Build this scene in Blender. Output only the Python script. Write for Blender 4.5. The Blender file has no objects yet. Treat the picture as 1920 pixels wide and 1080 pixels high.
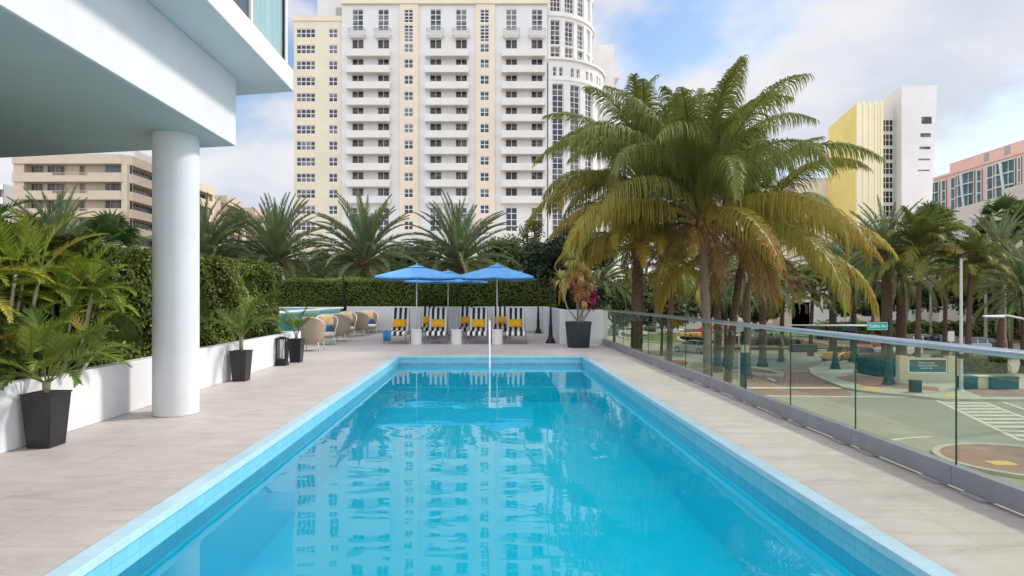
import bpy, math, random
import numpy as np
from mathutils import Vector, Matrix
R = math.radians
rnd = random.Random(7)
rng = np.random.default_rng(11)
scene = bpy.context.scene
COL = scene.collection
FL, CX, CY, EYE = 1120.0, 915.0, 557.0, 1.5      # survey of the photograph: focal length, vanishing point, eye height
GZ = -5.0                                         # street level, below the pool deck (deck = 0)
def at(px, py, Y):
    return Vector(((px-CX)/FL*Y, Y, EYE-(py-CY)/FL*Y))
def gnd(px, py, z=GZ):
    Y = (EYE-z)*FL/(py-CY)
    return ((px-CX)/FL*Y, Y)

# ------------------------------------------------------------------ materials
def nt(name):
    m = bpy.data.materials.new(name); m.use_nodes = True
    n = m.node_tree.nodes; n.clear()
    return m, n, m.node_tree.links
def mk(name, base, rough=.6, metal=0, nscale=None, namt=.12, bscale=None, bstr=.2, spec=.5, stretch=None, col2=None, sheen=0, coat=0):
    m, n, l = nt(name)
    out = n.new('ShaderNodeOutputMaterial'); p = n.new('ShaderNodeBsdfPrincipled')
    l.new(p.outputs[0], out.inputs[0])
    p.inputs['Base Color'].default_value = (*base, 1); p.inputs['Roughness'].default_value = rough
    p.inputs['Metallic'].default_value = metal; p.inputs['Specular IOR Level'].default_value = spec
    if coat: p.inputs['Coat Weight'].default_value = coat
    if sheen: p.inputs['Sheen Weight'].default_value = sheen
    tc = n.new('ShaderNodeTexCoord'); vec = tc.outputs['Object']
    if stretch:
        mp = n.new('ShaderNodeMapping'); mp.inputs['Scale'].default_value = stretch
        l.new(vec, mp.inputs[0]); vec = mp.outputs[0]
    if nscale:
        t = n.new('ShaderNodeTexNoise'); t.inputs['Scale'].default_value = nscale; t.inputs['Detail'].default_value = 6
        t.inputs['Roughness'].default_value = .65
        l.new(vec, t.inputs['Vector'])
        r = n.new('ShaderNodeValToRGB'); l.new(t.outputs[0], r.inputs[0])
        c2 = col2 or tuple(min(1, c*(1+namt)) for c in base)
        c1 = tuple(c*(1-namt) for c in base)
        r.color_ramp.elements[0].position = .33; r.color_ramp.elements[1].position = .67
        r.color_ramp.elements[0].color = (*c1, 1); r.color_ramp.elements[1].color = (*c2, 1)
        l.new(r.outputs[0], p.inputs['Base Color'])
    if bscale:
        t = n.new('ShaderNodeTexNoise'); t.inputs['Scale'].default_value = bscale; t.inputs['Detail'].default_value = 4
        l.new(vec, t.inputs['Vector'])
        b = n.new('ShaderNodeBump'); b.inputs['Strength'].default_value = bstr; b.inputs['Distance'].default_value = .02
        l.new(t.outputs[0], b.inputs['Height']); l.new(b.outputs[0], p.inputs['Normal'])
    return m
def leafmat(name, rough=.42, trans=.3, tint=(1, 1, 1)):
    m, n, l = nt(name)
    out = n.new('ShaderNodeOutputMaterial'); p = n.new('ShaderNodeBsdfPrincipled')
    a = n.new('ShaderNodeAttribute'); a.attribute_name = 'Col'
    mx = n.new('ShaderNodeMix'); mx.data_type = 'RGBA'; mx.blend_type = 'MULTIPLY'; mx.inputs[0].default_value = 1
    mx.inputs[7].default_value = (*tint, 1)
    l.new(a.outputs[0], mx.inputs[6])
    tr = n.new('ShaderNodeBsdfTranslucent'); ms = n.new('ShaderNodeMixShader'); ms.inputs[0].default_value = trans
    l.new(mx.outputs[2], p.inputs['Base Color']); l.new(mx.outputs[2], tr.inputs[0])
    p.inputs['Roughness'].default_value = rough; p.inputs['Specular IOR Level'].default_value = .35
    l.new(p.outputs[0], ms.inputs[1]); l.new(tr.outputs[0], ms.inputs[2]); l.new(ms.outputs[0], out.inputs[0])
    return m
M = {}
M['white_plaster'] = mk('white_plaster', (.69, .69, .70), .75, nscale=1.1, namt=.06, bscale=90, bstr=.12)
M['soffit_shade_tint'] = mk('soffit_shade_tint', (.50, .555, .545), .8, nscale=.8, namt=.04, bscale=60, bstr=.08)  # white underside; its shade and the pool's teal bounce are put into this colour
M['tower_white'] = mk('tower_white', (.78, .75, .71), .85, nscale=.25, namt=.05)
M['tower_grey'] = mk('tower_grey', (.76, .735, .71), .85, nscale=.2, namt=.05)
M['tower_cream'] = mk('tower_cream', (.80, .71, .54), .85, nscale=.2, namt=.05)
M['tower_peach'] = mk('tower_peach', (.82, .69, .54), .85, nscale=.2, namt=.05)
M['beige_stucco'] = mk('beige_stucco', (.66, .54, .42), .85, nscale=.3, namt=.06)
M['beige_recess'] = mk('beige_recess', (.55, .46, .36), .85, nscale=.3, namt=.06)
M['podium_beige'] = mk('podium_beige', (.72, .64, .57), .85, nscale=.15, namt=.05)
M['yellow_paint'] = mk('yellow_paint', (.86, .68, .22), .8, nscale=.2, namt=.04)
M['pale_yellow'] = mk('pale_yellow', (.88, .80, .56), .8, nscale=.2, namt=.04)
M['pink_paint'] = mk('pink_paint', (.80, .52, .44), .8, nscale=.2, namt=.05)
M['white_trim'] = mk('white_trim', (.78, .78, .76), .5)
M['pale_trim'] = mk('pale_trim', (.62, .72, .72), .5)
M['window_glass'] = mk('window_glass', (.035, .04, .055), .12, spec=.6, nscale=.5, namt=.6)
M['dark_glass'] = mk('dark_glass', (.03, .028, .028), .25, spec=.4, nscale=.6, namt=.5)
M['teal_glass'] = mk('teal_glass', (.03, .09, .10), .1, spec=.7, nscale=.35, namt=.5)
def varied_glass(name, dark, light, cell):
    # each room behind the glass is different: some dark, some with pale curtains
    m, n, l = nt(name); out = n.new('ShaderNodeOutputMaterial'); p = n.new('ShaderNodeBsdfPrincipled'); l.new(p.outputs[0], out.inputs[0])
    ge = n.new('ShaderNodeNewGeometry'); dv = n.new('ShaderNodeVectorMath'); dv.operation = 'DIVIDE'; dv.inputs[1].default_value = cell; l.new(ge.outputs['Position'], dv.inputs[0])
    fl = n.new('ShaderNodeVectorMath'); fl.operation = 'FLOOR'; l.new(dv.outputs[0], fl.inputs[0]); wn = n.new('ShaderNodeTexWhiteNoise'); l.new(fl.outputs[0], wn.inputs['Vector'])
    r = n.new('ShaderNodeValToRGB'); e = r.color_ramp.elements; e[0].position = .45; e[0].color = (*dark, 1); e[1].position = 1; e[1].color = (*light, 1); l.new(wn.outputs[0], r.inputs[0]); l.new(r.outputs[0], p.inputs['Base Color'])
    p.inputs['Roughness'].default_value = .15; return m
M['window_glass'] = varied_glass('window_glass', (.03, .036, .05), (.20, .20, .20), (1.75, 50, 1.5)); M['dark_glass'] = varied_glass('dark_glass', (.022, .02, .02), (.13, .11, .09), (1.1, 50, 3.0))
M['curtain_glass'] = mk('curtain_glass', (.30, .44, .42), .12, spec=.6, nscale=1.2, namt=.18, stretch=(3, 6, .2))
M['shade_glass'] = mk('shade_glass', (.05, .065, .075), .1, spec=.6)
M['roof_grey'] = mk('roof_grey', (.40, .40, .39), .9)
M['black_planter'] = mk('black_planter', (.018, .018, .020), .38, nscale=25, namt=.3, bscale=40, bstr=.05)
M['charcoal_planter'] = mk('charcoal_planter', (.022, .028, .034), .5, nscale=15, namt=.2, bscale=60, bstr=.1)
M['black_iron'] = mk('black_iron', (.012, .013, .016), .4, metal=.3)
M['soil'] = mk('soil', (.055, .04, .028), .95, nscale=30, namt=.4, bscale=40, bstr=.8)
M['aluminium'] = mk('aluminium', (.50, .54, .58), .28, metal=.9, nscale=8, namt=.05)
M['shoe_metal'] = mk('shoe_metal', (.30, .30, .34), .45, metal=.35, nscale=5, namt=.08)
M['pad_metal'] = mk('pad_metal', (.42, .43, .44), .5, metal=.4)
M['steel'] = mk('steel', (.75, .75, .76), .16, metal=1)
M['white_tube'] = mk('white_tube', (.78, .79, .8), .2, coat=.5)
M['grey_frame'] = mk('grey_frame', (.23, .23, .24), .45, metal=.5)
M['white_fabric'] = mk('white_fabric', (.78, .75, .70), .9, bscale=200, bstr=.15)
M['black_fabric'] = mk('black_fabric', (.018, .018, .024), .85, bscale=200, bstr=.15)
M['yellow_fabric'] = mk('yellow_fabric', (.80, .40, .015), .85, nscale=6, namt=.1, bscale=150, bstr=.2)
M['navy_fabric'] = mk('navy_fabric', (.03, .10, .27), .85, nscale=8, namt=.15, bscale=150, bstr=.2)
M['towel_blue'] = mk('towel_blue', (.05, .20, .42), .95, nscale=10, namt=.2, bscale=180, bstr=.5)
M['apricot_fabric'] = mk('apricot_fabric', (.80, .45, .20), .9, nscale=9, namt=.2, col2=(.85, .68, .40), bscale=150, bstr=.2)
M['sand_fabric'] = mk('sand_fabric', (.62, .54, .46), .9, nscale=5, namt=.08, bscale=150, bstr=.2)
M['rattan'] = mk('rattan', (.40, .31, .235), .7, nscale=45, namt=.55, bscale=80, bstr=.6, stretch=(1, 1, 2.5))
M['rattan_pale'] = mk('rattan_pale', (.70, .62, .50), .6, nscale=30, namt=.15)
M['canopy_blue'] = mk('canopy_blue', (.13, .38, .74), .8, nscale=3, namt=.14, bscale=120, bstr=.15)
M['table_white'] = mk('table_white', (.74, .72, .69), .55, nscale=4, namt=.04)
M['trunk_grey'] = mk('trunk_grey', (.20, .16, .12), .9, nscale=7, namt=.35, bscale=9, bstr=.9, stretch=(1, 1, 5))
M['trunk_brown'] = mk('trunk_brown', (.10, .062, .04), .95, nscale=5, namt=.45, bscale=8, bstr=1, stretch=(1, 1, 3))
M['trunk_pale'] = mk('trunk_pale', (.30, .27, .22), .9, nscale=5, namt=.2, bscale=6, bstr=.5, stretch=(1, 1, 6))
M['stem'] = mk('stem', (.36, .33, .22), .8, nscale=20, namt=.2)
M['husk'] = mk('husk', (.30, .14, .05), .8, nscale=12, namt=.3)
M['leaf'] = leafmat('leaf', .58); M['leaf_matt'] = leafmat('leaf_matt', .65, .35); M['leaf_glossy'] = leafmat('leaf_glossy', .5, .28)
M['concrete'] = mk('concrete', (.44, .405, .35), .9, nscale=.6, namt=.08, bscale=20, bstr=.1)
M['kerb'] = mk('kerb', (.46, .43, .37), .9, nscale=1, namt=.08)
M['brick_paving'] = mk('brick_paving', (.30, .16, .13), .9, nscale=.9, namt=.18, bscale=20, bstr=.2)
M['line_paint'] = mk('line_paint', (.62, .60, .54), .8, nscale=2, namt=.12)
M['tactile'] = mk('tactile', (.66, .42, .12), .8)
M['mulch'] = mk('mulch', (.24, .10, .05), .95, nscale=1.5, namt=.35, bscale=15, bstr=.8)
M['lawn'] = mk('lawn', (.09, .14, .03), .95, nscale=2, namt=.3, bscale=20, bstr=.8)
M['sign_cream'] = mk('sign_cream', (.62, .52, .34), .85, nscale=.8, namt=.06)
M['sign_panel'] = mk('sign_panel', (.03, .075, .07), .4)
M['sign_green'] = mk('sign_green', (.0, .33, .24), .5)
M['sign_white'] = mk('sign_white', (.8, .82, .8), .5)
M['sign_back'] = mk('sign_back', (.5, .49, .46), .6)
M['dark_green_metal'] = mk('dark_green_metal', (.012, .030, .028), .5, spec=.3)
M['galvanised'] = mk('galvanised', (.52, .50, .47), .5, metal=.2, nscale=2, namt=.08)
M['red_canvas'] = mk('red_canvas', (.55, .04, .07), .8)
M['tyre'] = mk('tyre', (.015, .015, .015), .85)
M['rim'] = mk('rim', (.4, .4, .42), .35, metal=.8)
M['car_glass'] = mk('car_glass', (.02, .025, .03), .06, spec=.8)
M['lamp_white'] = mk('lamp_white', (.8, .8, .78), .15)
M['lamp_red'] = mk('lamp_red', (.45, .02, .02), .2)
def car_paint(name, c): M[name] = mk(name, c, .28, metal=.15, coat=.8)
car_paint('paint_white', (.72, .72, .7)); car_paint('paint_silver', (.42, .48, .55)); car_paint('paint_black', (.02, .02, .025))
car_paint('paint_taxi', (.75, .36, .03)); car_paint('paint_orange', (.62, .17, .05)); car_paint('paint_blue', (.06, .13, .27)); car_paint('paint_red', (.35, .03, .03))

def deckmat():
    m, n, l = nt('deck_stone')
    out = n.new('ShaderNodeOutputMaterial'); p = n.new('ShaderNodeBsdfPrincipled'); l.new(p.outputs[0], out.inputs[0])
    tc = n.new('ShaderNodeTexCoord')
    # veined porcelain: long soft streaks across the deck, plus fine grain
    mp = n.new('ShaderNodeMapping'); mp.inputs['Scale'].default_value = (1.0, 2.6, 1); l.new(tc.outputs['Object'], mp.inputs[0])
    t = n.new('ShaderNodeTexNoise'); t.inputs['Scale'].default_value = 2.1; t.inputs['Detail'].default_value = 10; t.inputs['Roughness'].default_value = .72
    t.inputs['Distortion'].default_value = .6
    l.new(mp.outputs[0], t.inputs['Vector'])
    r = n.new('ShaderNodeValToRGB'); l.new(t.outputs[0], r.inputs[0])
    e = r.color_ramp.elements; e[0].position = .3; e[0].color = (.43, .38, .345, 1); e[1].position = .72; e[1].color = (.60, .55, .51, 1)
    k = e.new(.48); k.color = (.52, .465, .425, 1)
    t2 = n.new('ShaderNodeTexNoise'); t2.inputs['Scale'].default_value = .35; t2.inputs['Detail'].default_value = 2; l.new(tc.outputs['Object'], t2.inputs['Vector'])
    r2 = n.new('ShaderNodeMapRange'); l.new(t2.outputs[0], r2.inputs[0]); r2.inputs[1].default_value = .3; r2.inputs[2].default_value = .7; r2.inputs[3].default_value = .88; r2.inputs[4].default_value = 1.08
    mx = n.new('ShaderNodeVectorMath'); mx.operation = 'SCALE'; l.new(r.outputs[0], mx.inputs[0]); l.new(r2.outputs[0], mx.inputs['Scale'])
    br = n.new('ShaderNodeTexBrick'); br.inputs['Scale'].default_value = 1; br.inputs['Brick Width'].default_value = 1.2; br.inputs['Row Height'].default_value = .6
    br.inputs['Mortar Size'].default_value = .0035; br.inputs['Color1'].default_value = (1, 1, 1, 1); br.inputs['Color2'].default_value = (.96, .96, .96, 1); br.inputs['Mortar'].default_value = (.62, .6, .58, 1)
    br.inputs['Mortar Smooth'].default_value = .3
    l.new(tc.outputs['Object'], br.inputs['Vector'])
    mm = n.new('ShaderNodeMix'); mm.data_type = 'RGBA'; mm.blend_type = 'MULTIPLY'; mm.inputs[0].default_value = .85
    l.new(mx.outputs[0], mm.inputs[6]); l.new(br.outputs['Color'], mm.inputs[7]); l.new(mm.outputs[2], p.inputs['Base Color'])
    rr = n.new('ShaderNodeMapRange'); l.new(t.outputs[0], rr.inputs[0]); rr.inputs[3].default_value = .45; rr.inputs[4].default_value = .7; l.new(rr.outputs[0], p.inputs['Roughness'])
    b = n.new('ShaderNodeBump'); b.inputs['Strength'].default_value = .12; b.inputs['Distance'].default_value = .01; l.new(t.outputs[0], b.inputs['Height']); l.new(b.outputs[0], p.inputs['Normal'])
    p.inputs['Specular IOR Level'].default_value = .35
    return m
M['deck_stone'] = deckmat()
def tilemat(name, base, grout, tile, jit=.08, rough=.25, mortar=.0035):
    """glazed mosaic; picks its tile plane from the face normal so walls and coping both get square joints"""
    m, n, l = nt(name)
    out = n.new('ShaderNodeOutputMaterial'); p = n.new('ShaderNodeBsdfPrincipled'); l.new(p.outputs[0], out.inputs[0])
    tc = n.new('ShaderNodeTexCoord'); ge = n.new('ShaderNodeNewGeometry')
    sp = n.new('ShaderNodeSeparateXYZ'); l.new(tc.outputs['Object'], sp.inputs[0])
    sn = n.new('ShaderNodeSeparateXYZ'); l.new(ge.outputs['True Normal'], sn.inputs[0])
    def vec(a, b):
        c = n.new('ShaderNodeCombineXYZ'); l.new(sp.outputs[a], c.inputs[0]); l.new(sp.outputs[b], c.inputs[1]); return c.outputs[0]
    top, side, end = vec('X', 'Y'), vec('Y', 'Z'), vec('X', 'Z')
    def big(axis):
        a = n.new('ShaderNodeMath'); a.operation = 'ABSOLUTE'; l.new(sn.outputs[axis], a.inputs[0])
        g = n.new('ShaderNodeMath'); g.operation = 'GREATER_THAN'; g.inputs[1].default_value = .6; l.new(a.outputs[0], g.inputs[0]); return g.outputs[0]
    m1 = n.new('ShaderNodeMix'); m1.data_type = 'VECTOR'; l.new(big('X'), m1.inputs[0]); l.new(top, m1.inputs[4]); l.new(side, m1.inputs[5])
    m2 = n.new('ShaderNodeMix'); m2.data_type = 'VECTOR'; l.new(big('Y'), m2.inputs[0]); l.new(m1.outputs[1], m2.inputs[4]); l.new(end, m2.inputs[5])
    br = n.new('ShaderNodeTexBrick'); br.offset = 0; br.inputs['Scale'].default_value = 1; br.inputs['Brick Width'].default_value = tile; br.inputs['Row Height'].default_value = tile
    br.inputs['Mortar Size'].default_value = mortar; br.inputs['Mortar Smooth'].default_value = .4
    br.inputs['Color1'].default_value = (*[c*(1-jit) for c in base], 1); br.inputs['Color2'].default_value = (*[min(1, c*(1+jit)) for c in base], 1); br.inputs['Mortar'].default_value = (*grout, 1)
    l.new(m2.outputs[1], br.inputs['Vector']); l.new(br.outputs['Color'], p.inputs['Base Color'])
    b = n.new('ShaderNodeBump'); b.inputs['Strength'].default_value = .25; b.inputs['Distance'].default_value = .004; b.invert = True
    l.new(br.outputs['Fac'], b.inputs['Height']); l.new(b.outputs[0], p.inputs['Normal'])
    p.inputs['Roughness'].default_value = rough
    return m
M['aqua_tile'] = tilemat('aqua_tile', (.30, .62, .62), (.25, .55, .56), .30, .05, .4, .003)
M['coping_tile'] = tilemat('coping_tile', (.47, .66, .75), (.38, .56, .66), .15, .05, .3, .004)
M['pool_tile'] = tilemat('pool_tile', (.20, .54, .68), (.15, .45, .60), .15, .05, .25, .004)
M['basin_tile'] = tilemat('basin_tile', (.03, .86, .97), (.03, .85, .96), .30, .01, .5, .002)
def watermat():
    m, n, l = nt('pool_water')
    out = n.new('ShaderNodeOutputMaterial')
    tr = n.new('ShaderNodeBsdfTransparent'); tr.inputs[0].default_value = (.34, .945, .99, 1)
    gl = n.new('ShaderNodeBsdfGlossy'); gl.inputs['Roughness'].default_value = .01; gl.inputs[0].default_value = (1, 1, 1, 1)
    fr = n.new('ShaderNodeFresnel'); fr.inputs[0].default_value = 1.43
    ms = n.new('ShaderNodeMixShader')
    tc = n.new('ShaderNodeTexCoord')
    mp = n.new('ShaderNodeMapping'); mp.inputs['Scale'].default_value = (1, 1.5, 1); mp.inputs['Rotation'].default_value = (0, 0, R(6)); l.new(tc.outputs['Object'], mp.inputs[0])
    a = n.new('ShaderNodeTexNoise'); a.inputs['Scale'].default_value = 1.3; a.inputs['Detail'].default_value = 1.5; a.inputs['Roughness'].default_value = .45; a.inputs['Distortion'].default_value = .4; l.new(mp.outputs[0], a.inputs['Vector'])
    c = n.new('ShaderNodeTexNoise'); c.inputs['Scale'].default_value = 5.5; c.inputs['Detail'].default_value = 1; l.new(mp.outputs[0], c.inputs['Vector'])
    g = n.new('ShaderNodeTexNoise'); g.inputs['Scale'].default_value = .28; g.inputs['Detail'].default_value = 1; l.new(tc.outputs['Object'], g.inputs['Vector'])
    gr = n.new('ShaderNodeMapRange'); gr.inputs[1].default_value = .4; gr.inputs[2].default_value = .62; gr.inputs[3].default_value = .12; gr.inputs[4].default_value = 1; l.new(g.outputs[0], gr.inputs[0])
    cm = n.new('ShaderNodeMath'); cm.operation = 'MULTIPLY'; l.new(c.outputs[0], cm.inputs[0]); l.new(gr.outputs[0], cm.inputs[1])
    c2 = n.new('ShaderNodeMath'); c2.operation = 'MULTIPLY'; l.new(cm.outputs[0], c2.inputs[0]); c2.inputs[1].default_value = .22
    ad = n.new('ShaderNodeMath'); ad.operation = 'ADD'; l.new(a.outputs[0], ad.inputs[0]); l.new(c2.outputs[0], ad.inputs[1])
    b = n.new('ShaderNodeBump'); b.inputs['Strength'].default_value = .5; b.inputs['Distance'].default_value = .006; l.new(ad.outputs[0], b.inputs['Height'])
    l.new(b.outputs[0], gl.inputs['Normal']); l.new(b.outputs[0], fr.inputs['Normal'])
    l.new(fr.outputs[0], ms.inputs[0]); l.new(tr.outputs[0], ms.inputs[1]); l.new(gl.outputs[0], ms.inputs[2]); l.new(ms.outputs[0], out.inputs[0])
    return m
M['pool_water'] = watermat()
def glassmat(name, tint, ior=1.5, k=1):
    m, n, l = nt(name)
    out = n.new('ShaderNodeOutputMaterial')
    tr = n.new('ShaderNodeBsdfTransparent'); tr.inputs[0].default_value = (*tint, 1)
    gl = n.new('ShaderNodeBsdfGlossy'); gl.inputs['Roughness'].default_value = .01; gl.inputs[0].default_value = (.85, 1, .95, 1)
    fr = n.new('ShaderNodeFresnel'); fr.inputs[0].default_value = ior
    mu = n.new('ShaderNodeMath'); mu.operation = 'MULTIPLY'; mu.inputs[1].default_value = k; l.new(fr.outputs[0], mu.inputs[0])
    ms = n.new('ShaderNodeMixShader'); l.new(mu.outputs[0], ms.inputs[0]); l.new(tr.outputs[0], ms.inputs[1]); l.new(gl.outputs[0], ms.inputs[2]); l.new(ms.outputs[0], out.inputs[0])
    return m
M['rail_glass'] = glassmat('rail_glass', (.84, .875, .79), 1.45, .16)
M['glass_edge'] = mk('glass_edge', (.02, .11, .08), .2)
M['teal_rail_glass'] = glassmat('teal_rail_glass', (.78, .95, .93), 1.5, .6)
def asphalt():
    m, n, l = nt('asphalt')
    out = n.new('ShaderNodeOutputMaterial'); p = n.new('ShaderNodeBsdfPrincipled'); l.new(p.outputs[0], out.inputs[0])
    tc = n.new('ShaderNodeTexCoord')
    t = n.new('ShaderNodeTexNoise'); t.inputs['Scale'].default_value = .22; t.inputs['Detail'].default_value = 11; t.inputs['Roughness'].default_value = .68; t.inputs['Distortion'].default_value = .8; l.new(tc.outputs['Object'], t.inputs['Vector'])
    r = n.new('ShaderNodeValToRGB'); l.new(t.outputs[0], r.inputs[0]); e = r.color_ramp.elements
    e[0].position = .3; e[0].color = (.26, .24, .20, 1); e[1].position = .7; e[1].color = (.36, .335, .28, 1)
    l.new(r.outputs[0], p.inputs['Base Color']); p.inputs['Roughness'].default_value = .9
    return m
M['asphalt'] = asphalt()

# ------------------------------------------------------------------ mesh helpers
class MB:
    def __init__(s): s.v = []; s.f = []; s.m = []; s.c = []; s.T = None
    def _add(s, vs, fs, mi=0, col=None):
        o = len(s.v)
        if s.T is not None: vs = [tuple(s.T @ Vector(p)) for p in vs]
        s.v += [tuple(p) for p in vs]; s.f += [tuple(i+o for i in f) for f in fs]; s.m += [mi]*len(fs); s.c += [col or (.5, .5, .5)]*len(fs)
        return s
    def box(s, x0, x1, y0, y1, z0, z1, mi=0, col=None):
        return s._add([(x0,y0,z0),(x1,y0,z0),(x1,y1,z0),(x0,y1,z0),(x0,y0,z1),(x1,y0,z1),(x1,y1,z1),(x0,y1,z1)],
                      [(0,3,2,1),(4,5,6,7),(0,1,5,4),(1,2,6,5),(2,3,7,6),(3,0,4,7)], mi, col)
    def quad(s, a, b, c, d, mi=0, col=None): return s._add([a,b,c,d], [(0,1,2,3)], mi, col)
    def prism(s, poly, z0, z1, mi=0, col=None):      # polygon in xy, extruded in z
        n = len(poly)
        area = sum(poly[i][0]*poly[(i+1)%n][1]-poly[(i+1)%n][0]*poly[i][1] for i in range(n))
        if area < 0: poly = poly[::-1]
        vs = [(p[0],p[1],z0) for p in poly]+[(p[0],p[1],z1) for p in poly]
        return s._add(vs, [tuple(range(n))[::-1], tuple(range(n, 2*n))]+[(i,(i+1)%n,n+(i+1)%n,n+i) for i in range(n)], mi, col)
    def prism_x(s, poly, x0, x1, mi=0):              # polygon in yz, extruded in x
        n = len(poly)
        vs = [(x0,p[0],p[1]) for p in poly]+[(x1,p[0],p[1]) for p in poly]
        return s._add(vs, [tuple(range(n))[::-1], tuple(range(n, 2*n))]+[(i,(i+1)%n,n+(i+1)%n,n+i) for i in range(n)], mi)
    def tube(s, pts, r, n=8, mi=0, col=None, caps=True):
        pts = [Vector(p) for p in pts]; k = len(pts)
        rs = r if isinstance(r, (list, tuple)) else [r]*k
        vs = []; u = None
        for i, p in enumerate(pts):
            t = (pts[min(i+1,k-1)]-pts[max(i-1,0)]).normalized()
            if u is None:
                u = t.cross(Vector((0,0,1)) if abs(t.z) < .9 else Vector((1,0,0))).normalized()
            else:
                u = (u-t*u.dot(t)).normalized()
            w = t.cross(u)
            for j in range(n):
                a = 2*math.pi*j/n; vs.append(p+u*(math.cos(a)*rs[i])+w*(math.sin(a)*rs[i]))
        fs = [(i*n+j, i*n+(j+1)%n, (i+1)*n+(j+1)%n, (i+1)*n+j) for i in range(k-1) for j in range(n)]
        if caps: fs += [tuple(range(n))[::-1], tuple(range((k-1)*n, k*n))]
        return s._add(vs, fs, mi, col)
    def lathe(s, prof, n=20, c=(0,0), mi=0, col=None):
        vs = []
        for r, z in prof:
            for j in range(n):
                a = 2*math.pi*j/n; vs.append((c[0]+r*math.cos(a), c[1]+r*math.sin(a), z))
        k = len(prof)
        fs = [(i*n+j, i*n+(j+1)%n, (i+1)*n+(j+1)%n, (i+1)*n+j) for i in range(k-1) for j in range(n)]
        fs += [tuple(range(n))[::-1], tuple(range((k-1)*n, k*n))]
        return s._add(vs, fs, mi, col)
    def frustum(s, x0a, x1a, y0a, y1a, z0, x0b, x1b, y0b, y1b, z1, mi=0):
        return s._add([(x0a,y0a,z0),(x1a,y0a,z0),(x1a,y1a,z0),(x0a,y1a,z0),(x0b,y0b,z1),(x1b,y0b,z1),(x1b,y1b,z1),(x0b,y1b,z1)],
                      [(0,3,2,1),(4,5,6,7),(0,1,5,4),(1,2,6,5),(2,3,7,6),(3,0,4,7)], mi)
    def mesh(s, name, mats, smooth=False, colors=False):
        me = bpy.data.meshes.new(name); me.from_pydata(s.v, [], s.f)
        mats = mats if isinstance(mats, (list, tuple)) else [mats]
        for q in mats: me.materials.append(M[q] if isinstance(q, str) else q)
        if len(mats) > 1: me.polygons.foreach_set('material_index', s.m)
        if colors:
            a = me.attributes.new('Col', 'FLOAT_COLOR', 'FACE')
            a.data.foreach_set('color', np.hstack([np.array(s.c, dtype=np.float32), np.ones((len(s.c),1), np.float32)]).ravel())
        if smooth: me.polygons.foreach_set('use_smooth', [True]*len(me.polygons))
        me.update(); return me
    def build(s, name, mats, parent=None, smooth=False, bevel=None, colors=False, loc=None, bseg=2):
        o = bpy.data.objects.new(name, s.mesh(name, mats, smooth, colors)); COL.objects.link(o)
        if parent is not None: o.parent = parent
        if loc is not None: o.location = loc
        if bevel:
            b = o.modifiers.new('Bevel', 'BEVEL'); b.width = bevel; b.segments = bseg; b.limit_method = 'ANGLE'; b.angle_limit = R(40)
            if smooth is False: o.modifiers.new('N', 'WEIGHTED_NORMAL') if False else None
        return o
def quads_mesh(name, V, C, mat):
    """V: (N,4,3) corner positions, C: (N,3) colours"""
    N = len(V); me = bpy.data.meshes.new(name)
    me.vertices.add(N*4); me.vertices.foreach_set('co', np.ascontiguousarray(V, dtype=np.float32).ravel())
    me.loops.add(N*4); me.loops.foreach_set('vertex_index', np.arange(N*4, dtype=np.int32))
    me.polygons.add(N); me.polygons.foreach_set('loop_start', np.arange(0, N*4, 4, dtype=np.int32))
    a = me.attributes.new('Col', 'FLOAT_COLOR', 'FACE')
    a.data.foreach_set('color', np.hstack([C, np.ones((N,1))]).astype(np.float32).ravel())
    me.materials.append(M[mat]); me.update(calc_edges=True); return me
def link(name, me, parent=None, loc=None, rz=0, sc=None):
    o = bpy.data.objects.new(name, me); COL.objects.link(o)
    if parent is not None: o.parent = parent
    if loc is not None: o.location = loc
    o.rotation_euler.z = rz
    if sc is not None: o.scale = (sc, sc, sc) if not hasattr(sc, '__len__') else sc
    return o
def tag(o, label=None, cat=None, group=None, kind=None):
    if label: o['label'] = label
    if cat: o['category'] = cat
    if group: o['group'] = group
    if kind: o['kind'] = kind
    return o
def thing(name, label, cat, loc=(0,0,0), rz=0, group=None):
    o = bpy.data.objects.new(name, None); COL.objects.link(o); o.location = loc; o.rotation_euler.z = rz; o.empty_display_size = .2
    return tag(o, label, cat, group)
def struct(o): o['kind'] = 'structure'; return o
def copy_tree(o, parent=None):
    c = o.copy(); COL.objects.link(c); c.parent = parent
    for ch in list(o.children): copy_tree(ch, c)
    return c
def wall_holes(mb, x0, x1, z0, z1, y, holes, depth, mi=0, rmi=None):
    """wall in the xz plane at y, facing -y, with rectangular openings and their reveals"""
    rmi = mi if rmi is None else rmi
    xs = sorted({x0, x1, *[h[0] for h in holes], *[h[1] for h in holes]}); zs = sorted({z0, z1, *[h[2] for h in holes], *[h[3] for h in holes]})
    xs = [x for x in xs if x0-1e-6 <= x <= x1+1e-6]; zs = [z for z in zs if z0-1e-6 <= z <= z1+1e-6]
    for i in range(len(xs)-1):
        for j in range(len(zs)-1):
            cx, cz = (xs[i]+xs[i+1])/2, (zs[j]+zs[j+1])/2
            if any(h[0] < cx < h[1] and h[2] < cz < h[3] for h in holes): continue
            mb.quad((xs[i],y,zs[j]), (xs[i+1],y,zs[j]), (xs[i+1],y,zs[j+1]), (xs[i],y,zs[j+1]), mi)
    for a, b, c, d in holes:
        yy = y+depth
        mb.quad((a,y,c),(a,yy,c),(a,yy,d),(a,y,d), rmi); mb.quad((b,y,c),(b,y,d),(b,yy,d),(b,yy,c), rmi)
        mb.quad((a,y,d),(a,yy,d),(b,yy,d),(b,y,d), rmi); mb.quad((a,y,c),(b,y,c),(b,yy,c),(a,yy,c), rmi)
_wc = {}
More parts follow.
